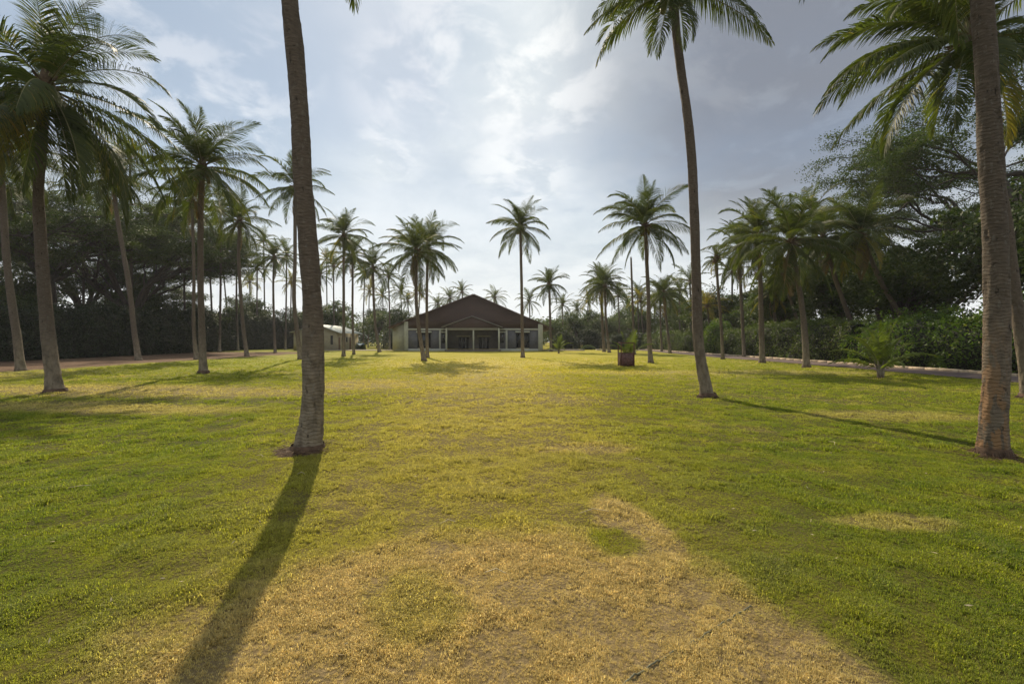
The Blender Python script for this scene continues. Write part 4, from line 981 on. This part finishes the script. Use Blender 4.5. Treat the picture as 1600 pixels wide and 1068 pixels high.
# front wall pieces
zf = bz_(545.5)
hobj(MB().box(bx_(638), bx_(652), y0, y0+.25, .3, bz_(515.4)).box(bx_(673), bx_(686), y0, y0+.25, .3, bz_(515.4)).box(bx_(652), bx_(673), y0, y0+.25, bz_(519), bz_(515.4)), 'stone_wall', stonem)
hobj(MB().box(bx_(793), bx_(806.6), y0, y0+.25, .3, bz_(515.4)).box(bx_(827.4), bx_(840.7), y0, y0+.25, .3, bz_(515.4)).box(bx_(806.6), bx_(827.4), y0, y0+.25, bz_(519), bz_(515.4)), 'stone_wall', stonem)
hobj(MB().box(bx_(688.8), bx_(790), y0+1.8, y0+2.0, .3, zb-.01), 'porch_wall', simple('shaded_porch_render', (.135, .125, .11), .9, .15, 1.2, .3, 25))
for xa, xb in ((638, 698), (781, 840.7)):
    hobj(MB().bbox_(bx_(xa)-.005, bx_(xb), y0-.16, y0+.10, bz_(515.4), zb-.003, .015), 'beam', whitep)
for xa, xb in ((686, 688.8), (790, 793)):
    hobj(MB().bbox_(bx_(xa)+.003, bx_(xb)-.003, y0-.10, y0+.28, .3, bz_(515.4)-.004, .015), 'column', whitep)
hobj(MB().bbox_(bx_(638)-.01, bx_(696), y0-.28, y0+.3, -.1, .34, .02), 'plinth', whitep)
hobj(MB().bbox_(bx_(779), bx_(841), y0-.28, y0+.3, -.1, .34, .02), 'plinth', whitep)
for xc in (695, 784.5): hobj(MB().box(bx_(xc-6.2 if xc < 740 else xc-5.5), bx_(xc+1 if xc < 740 else xc+5.5), y0+.1, y0+.2, .34, bz_(518.6)), 'side_panel', stonem)
def window(xa, xb, ya, yb, lint=None, mull=2, dark=glass):
    W_ = hobj(MB().box(bx_(xa), bx_(xb), y0+.14, y0+.16, bz_(yb), bz_(ya)), 'window', dark)
    f_ = MB(); x0_, x1_, z0_, z1_ = bx_(xa), bx_(xb), bz_(yb), bz_(ya); t = .06
    f_.box(x0_, x0_+t, y0+.06, y0+.137, z0_, z1_); f_.box(x1_-t, x1_, y0+.06, y0+.137, z0_, z1_); f_.box(x0_+t, x1_-t, y0+.06, y0+.137, z1_-t, z1_); f_.box(x0_+t, x1_-t, y0+.06, y0+.137, z0_, z0_+t)
    for k in range(1, mull): xm = x0_+(x1_-x0_)*k/mull; f_.box(xm-.03, xm+.03, y0+.08, y0+.137, z0_+t, z1_-t)
    fo = f_.obj('frame', framem, W_)
    if lint: 
        lo = MB().bbox_(bx_(lint[0]), bx_(lint[1]), y0-.26, y0-.003, bz_(lint[3]), bz_(lint[2]), .012).obj('lintel', whitep, W_)
    return W_
window(652, 673, 519.2, 543.2, (650.8, 674.7, 517.2, 519.3), 3)
window(806.6, 827.4, 519.2, 543.2, (805, 828, 517.2, 519.3), 3)
for xa, xb in ((690.3, 695.6), (781.5, 787.8)):
    W_ = hobj(MB().box(bx_(xa), bx_(xb), y0+.05, y0+.08, bz_(535.5), bz_(519.5)), 'side_window', glass)
    MB().bbox_(bx_(xa)-.2, bx_(xb)+.2, y0-.06, y0+.03, bz_(519.4), bz_(517.6), .01).obj('lintel', whitep, W_)
# porch
yp0 = y0-2.6; kk = (yp0)/Dh
def qx(x): return (x-800)/F*yp0
def qz(y): return EYE+(HOR-y)/F*yp0
pz = qz(512.2)
hobj(MB().prism([(qx(692.5), pz), (qx(737.7), qz(494.3)-.05), (qx(781.7), pz)][::1], yp0, yp0+.12), 'porch_gable', clad)
hobj(roofslab(qx(690), qz(511.2), qx(737.7), qz(494.3), yp0-.12, y0-.11, .10), 'porch_roof_slope', simple('porch_roof_sheet', (.22, .205, .19), .55, .12, 2))
hobj(roofslab(qx(737.7)+.004, qz(494.3), qx(784.5), qz(511.2), yp0-.12, y0-.11, .10), 'porch_roof_slope', simple('porch_roof_sheet', (.22, .205, .19), .55, .12, 2))
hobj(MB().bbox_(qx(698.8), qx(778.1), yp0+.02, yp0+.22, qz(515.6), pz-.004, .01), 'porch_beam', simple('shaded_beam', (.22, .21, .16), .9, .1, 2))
hobj(MB().box(qx(697), qx(780), yp0+.13, y0+1.8, pz+.02, pz+.06), 'porch_ceiling', cream)
for xa, xb in ((696, 698.6), (738.6, 740.8), (778.3, 780.9)):
    hobj(MB().bbox_(qx(xa), qx(xb), yp0+.01, yp0+.25, .22, pz-.008 if xa != 738.6 else qz(515.6)-.004, .015), 'column', cream)
hobj(MB().bbox_(qx(695), qx(782), yp0-.15, y0+1.78, -.1, .24, .02).bbox_(qx(697), qx(780), yp0-.6, yp0-.153, -.1, .12, .02), 'porch_floor', slab)
yd = y0+1.8
def dx_(x): return (x-800)/F*yd
def dz_(y): return EYE+(HOR-y)/F*yd
for xa, xb, la, lb_ in ((716.3, 732.3, 713.5, 735), (748.3, 764, 745.5, 766.5)):
    dr = hobj(MB().box(dx_(xa), dx_(xb), yd-.06, yd-.004, .26, dz_(526.2)), 'door', glass)
    f_ = MB(); x0_, x1_, z1_ = dx_(xa), dx_(xb), dz_(526.2)
    for xm in (x0_, (x0_+x1_)/2-.05, x1_-.10): f_.box(xm, xm+.10, yd-.10, yd-.062, .27, z1_-.10)
    f_.box(x0_, x1_, yd-.10, yd-.062, z1_-.097, z1_)
    f_.obj('door_frame', framem, dr)
    c_ = MB()
    for xm in ((x0_*.62+x1_*.38)-.06, (x0_*.3+x1_*.7)): c_.tube([[xm, yd-.08, .4], [xm+.05, yd-.08, 1.2], [xm+.02, yd-.08, z1_-.15]], [.09, .05, .12], 6)
    c_.obj('curtain', curtain, dr)
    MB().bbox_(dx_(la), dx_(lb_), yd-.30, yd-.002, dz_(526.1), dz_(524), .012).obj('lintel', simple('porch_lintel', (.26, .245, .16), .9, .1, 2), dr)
# wing walls: cream, left one splayed back
def sheetwall(pts_, t=.2):                # pts (x,y,z0,z1) in plan
    m_ = MB()
    for (xa, ya, a0_, a1_), (xb, yb, b0_, b1_) in zip(pts_[:-1], pts_[1:]):
        m_.add([(xa, ya, a0_), (xb, yb, b0_), (xb, yb, b1_), (xa, ya, a1_), (xa, ya+t, a0_), (xb, yb+t, b0_), (xb, yb+t, b1_), (xa, ya+t, a1_)],
               [(0, 1, 2, 3), (5, 4, 7, 6), (4, 0, 3, 7), (1, 5, 6, 2), (3, 2, 6, 7), (4, 5, 1, 0)])
    return m_
w1 = sheetwall([(bx_(610.2), y0+1.2, 0, bz_(513.2)-.02), (bx_(631), y0+.4, 0, bz_(504.3)-.02)]); hobj(w1, 'wing_wall', cream)
w2 = MB().bbox_(bx_(631.2), bx_(637.9), y0-.1, y0+.4, 0, bz_(501.8)-.02, .02); hobj(w2, 'wing_wall', cream)
w3 = MB().bbox_(bx_(840.8), bx_(848), y0-.3, y0+.4, 0, bz_(506.2), .02); hobj(w3, 'wing_wall', cream)
hobj(MB().box(bx_(612), bx_(612)+.2, y0+1.45, y0+19.5, 0, bz_(513.6)-.02).box(bx_(846), bx_(847.6), y0+.41, y0+19.5, 0, bz_(510)-.05).box(bx_(612)+.2, bx_(846), y0+19.3, y0+19.5, 0, bz_(513.6)), 'outer_wall', cream)

# ---------------------------------------------------------------- small cream house
hs = empty('small_house', (-32.4, 80, 0), 'small cream house with corrugated grey-green roof left of the hall', 'house')
def sobj(mb_, name, mat, par=None):
    ob = mb_.obj(name, mat, par or hs)
    if par is None: ob.matrix_parent_inverse = Matrix.Translation(-Vector(hs.location))
    return ob
cream2 = simple('cream_house_wall', (.36, .32, .23), .9, .1, .7, .2, 15, dirt=((.24, .20, .14), .45))
cream3 = cream2
X0, X1, Yn, Yf, ez, rz_, rxm = -36.0, -28.9, 75.0, 85.5, 3.0, 4.15, -31.9
sobj(MB().prism([(X0, 0), (X1, 0), (X1, ez), (rxm, rz_), (X0, ez)][::-1], Yn, Yn+.2), 'gable_wall', cream2)
sobj(MB().box(X1-.2, X1-.003, Yn+.2, Yf, 0, ez-.05).box(X0, X0+.2, Yn+.2, Yf, 0, ez-.05).box(X0+.2, X1-.2, Yf-.2, Yf, 0, ez), 'side_wall', cream2)
m, h, o_ = newmat('corrugated_roof'); b = h.n('ShaderNodeBsdfPrincipled'); tc = h.n('ShaderNodeTexCoord').outputs['Object']
c = h.mix(h.rng(h.noise(tc, .9, 5, .65), .35, .65), (.17, .20, .17, 1), (.46, .48, .44, 1)); c = h.mix(h.rng(h.noise(h.v('MULTIPLY', tc, (1, 6, 1)), 1.5, 4, .6), .55, .65, 0, .6), c, (.10, .12, .10, 1))
h.set(b.inputs['Base Color'], c); b.inputs['Roughness'].default_value = .5; h.set(o_.inputs[0], b.outputs[0]); corr = m
for (xa, za, xb, zb2) in ((rxm-.003, rz_+.12, X0-.5, ez-.03), (rxm+.003, rz_+.12, X1+.7, ez-.12)):
    m_ = MB(); ny = 90; yy = np.linspace(Yn-.5, Yf+.4, ny); wv = .035*np.sin(np.arange(ny)*np.pi*.5)
    V = []
    for zt_ in (0, -.05):
        V += [(xa, y_, za+w_+zt_) for y_, w_ in zip(yy, wv)]+[(xb, y_, zb2+w_+zt_) for y_, w_ in zip(yy, wv)]
    q_ = [(k, k+1, ny+k+1, ny+k) for k in range(ny-1)]+[(2*ny+k, 3*ny+k, 3*ny+k+1, 2*ny+k+1) for k in range(ny-1)]+[(0, ny, 3*ny, 2*ny), (ny-1, 3*ny-1, 4*ny-1, 2*ny-1)]+[(ny+k, ny+k+1, 3*ny+k+1, 3*ny+k) for k in range(ny-1)]
    m_.add(V, q_); sobj(m_, 'roof_slope', corr)
sobj(MB().bbox_(X1-.9-.1, X1-.5-.1, Yn-.02, Yn-.003, .95, 2.45, .004), 'window', framem)
doorm = simple('brown_door', (.13, .07, .04), .6, .2, 4)
for ya, yb, za, zb2, nm, mt in ((75.8, 76.5, .05, 2.15, 'door', doorm), (77.2, 77.9, 1.35, 2.2, 'window', framem), (79.2, 79.9, 1.35, 2.2, 'window', framem), (80.9, 81.7, .05, 2.15, 'door', doorm)):
    dob = sobj(MB().bbox_(X1+.001, X1+.05, ya, yb, za, zb2, .01), nm, mt)
    if nm == 'door': MB().bbox_(X1+.052, X1+.09, yb-.12, yb-.06, 1.0, 1.12, .005).obj('handle', simple('steel_handle', (.4, .4, .4), .3, .1, 5, metal=.9), dob)
    else: MB().bbox_(X1+.003, X1+.12, ya-.08, yb+.08, za-.07, za-.003, .008).obj('sill', cream2, dob)
# tarpaulin slung beside it
D_ = 79.0
tb = P(562, 544, D_); tb[2] = 0
o = empty('tarpaulin', tuple(tb), 'white and blue tarpaulin stretched on short poles beside the cream house', 'tarpaulin')
tw = simple('white_tarp', (.72, .78, .82), .6, .08, 2); tbm = simple('blue_tarp', (.05, .12, .20), .6, .2, 2)
A_, B_, C_ = P(557, 535.3, D_)-tb, P(567, 535.8, D_)-tb, P(562.5, 541, D_)-tb
def sheet(a, b_, c, n=8):
    m_ = MB(); V = []
    for i in range(n+1):
        for j in range(n+1):
            u, v = i/n, j/n; p_ = (a*(1-u)+b_*u)*(1-v)+c*v; V.append(p_+np.array([0, -.25*math.sin(u*3.14)*math.sin(v*3.14)+.03*math.sin(u*14), -.10*math.sin(u*3.14)*(1-v)]))
    V2 = [p_+np.array([0, .02, -.01]) for p_ in V]; k = (n+1)
    q_ = [(i*k+j, i*k+j+1, (i+1)*k+j+1, (i+1)*k+j) for i in range(n) for j in range(n)]; q2 = [tuple(t_+len(V) for t_ in reversed(f)) for f in q_]
    m_.add(V+V2, q_+q2); return m_
sheet(A_, B_, C_).obj('white_sheet', tw, o, True)
sheet(B_+[.03, .02, 0], P(571.5, 536.2, D_)-tb, C_+[.03, .05, .02]).obj('blue_sheet', tbm, o, True)
for p_ in (A_, P(571.3, 536.2, D_)-tb, P(565.5, 541, D_)-tb): MB().tube([[p_[0], p_[1]+.04, -.02], [p_[0], p_[1]+.04, p_[2]+.03]], [.04, .035], 6).obj('pole', M['bark'], o)

r = np.random.default_rng(55); C = []
n_ = 520; yy_ = np.sqrt(r.uniform(2.0**2, 16**2, n_)); xx_ = r.uniform(-1.25, 1.25, n_)*yy_; C = np.column_stack([xx_, yy_, gh(xx_, yy_)+.030])
lt = MB(); V, q = leaves(C, .019, r, .6, .22); lt.add(V, q)
for k in range(26):
    x_, y_ = r.uniform(-9, 9), r.uniform(3.2, 13); a_ = r.uniform(0, 3.1); l_ = r.uniform(.10, .34); z_ = float(gh(np.array([x_]), np.array([y_]))[0])+.03
    lt.tube([[x_, y_, z_], [x_+math.cos(a_)*l_*.5, y_+math.sin(a_)*l_*.5, z_+.018], [x_+math.cos(a_+.3)*l_, y_+math.sin(a_+.3)*l_, z_-.005]], [.003, .004, .002], 4)
tag(lt.obj('leaf_litter', simple('dry_leaf_litter', (.44, .36, .22), .8, .35, 30)), 'scattered pale dry leaf bits lying on the lawn', 'litter', kind='stuff')
# thin hose half buried in the turf at the front
hp = [P(x, y, Dg(y)) for x, y in ((950, 1085), (985, 1060), (1030, 1032), (1080, 1003), (1130, 972), (1175, 945))]
hp = spline(hp, 60); hp[:, 2] = gh(hp[:, 0], hp[:, 1])+.006+.005*np.sin(np.arange(60)*.9)+.004*np.sin(np.arange(60)*2.3)
tag(MB().tube(hp, .0048, 6).obj('garden_hose', simple('dull_hose', (.13, .12, .07), .6, .4, 25)), 'thin dull hose lying across the dry turf at bottom right of centre', 'hose')

# ---------------------------------------------------------------- haze
mb = MB(); mb.box(-420, 420, -420, 420, -1.6, 32.0)
m, h, o_ = newmat('haze_air'); pv = h.n('ShaderNodeVolumePrincipled'); pv.inputs['Color'].default_value = (.93, .95, 1, 1)
pv.inputs['Density'].default_value = .0003; pv.inputs['Anisotropy'].default_value = .3
h.set(o_.inputs['Volume'], pv.outputs[0])
tag(mb.obj('haze', m), 'thin pale haze in the air over the grounds', 'haze', kind='stuff')
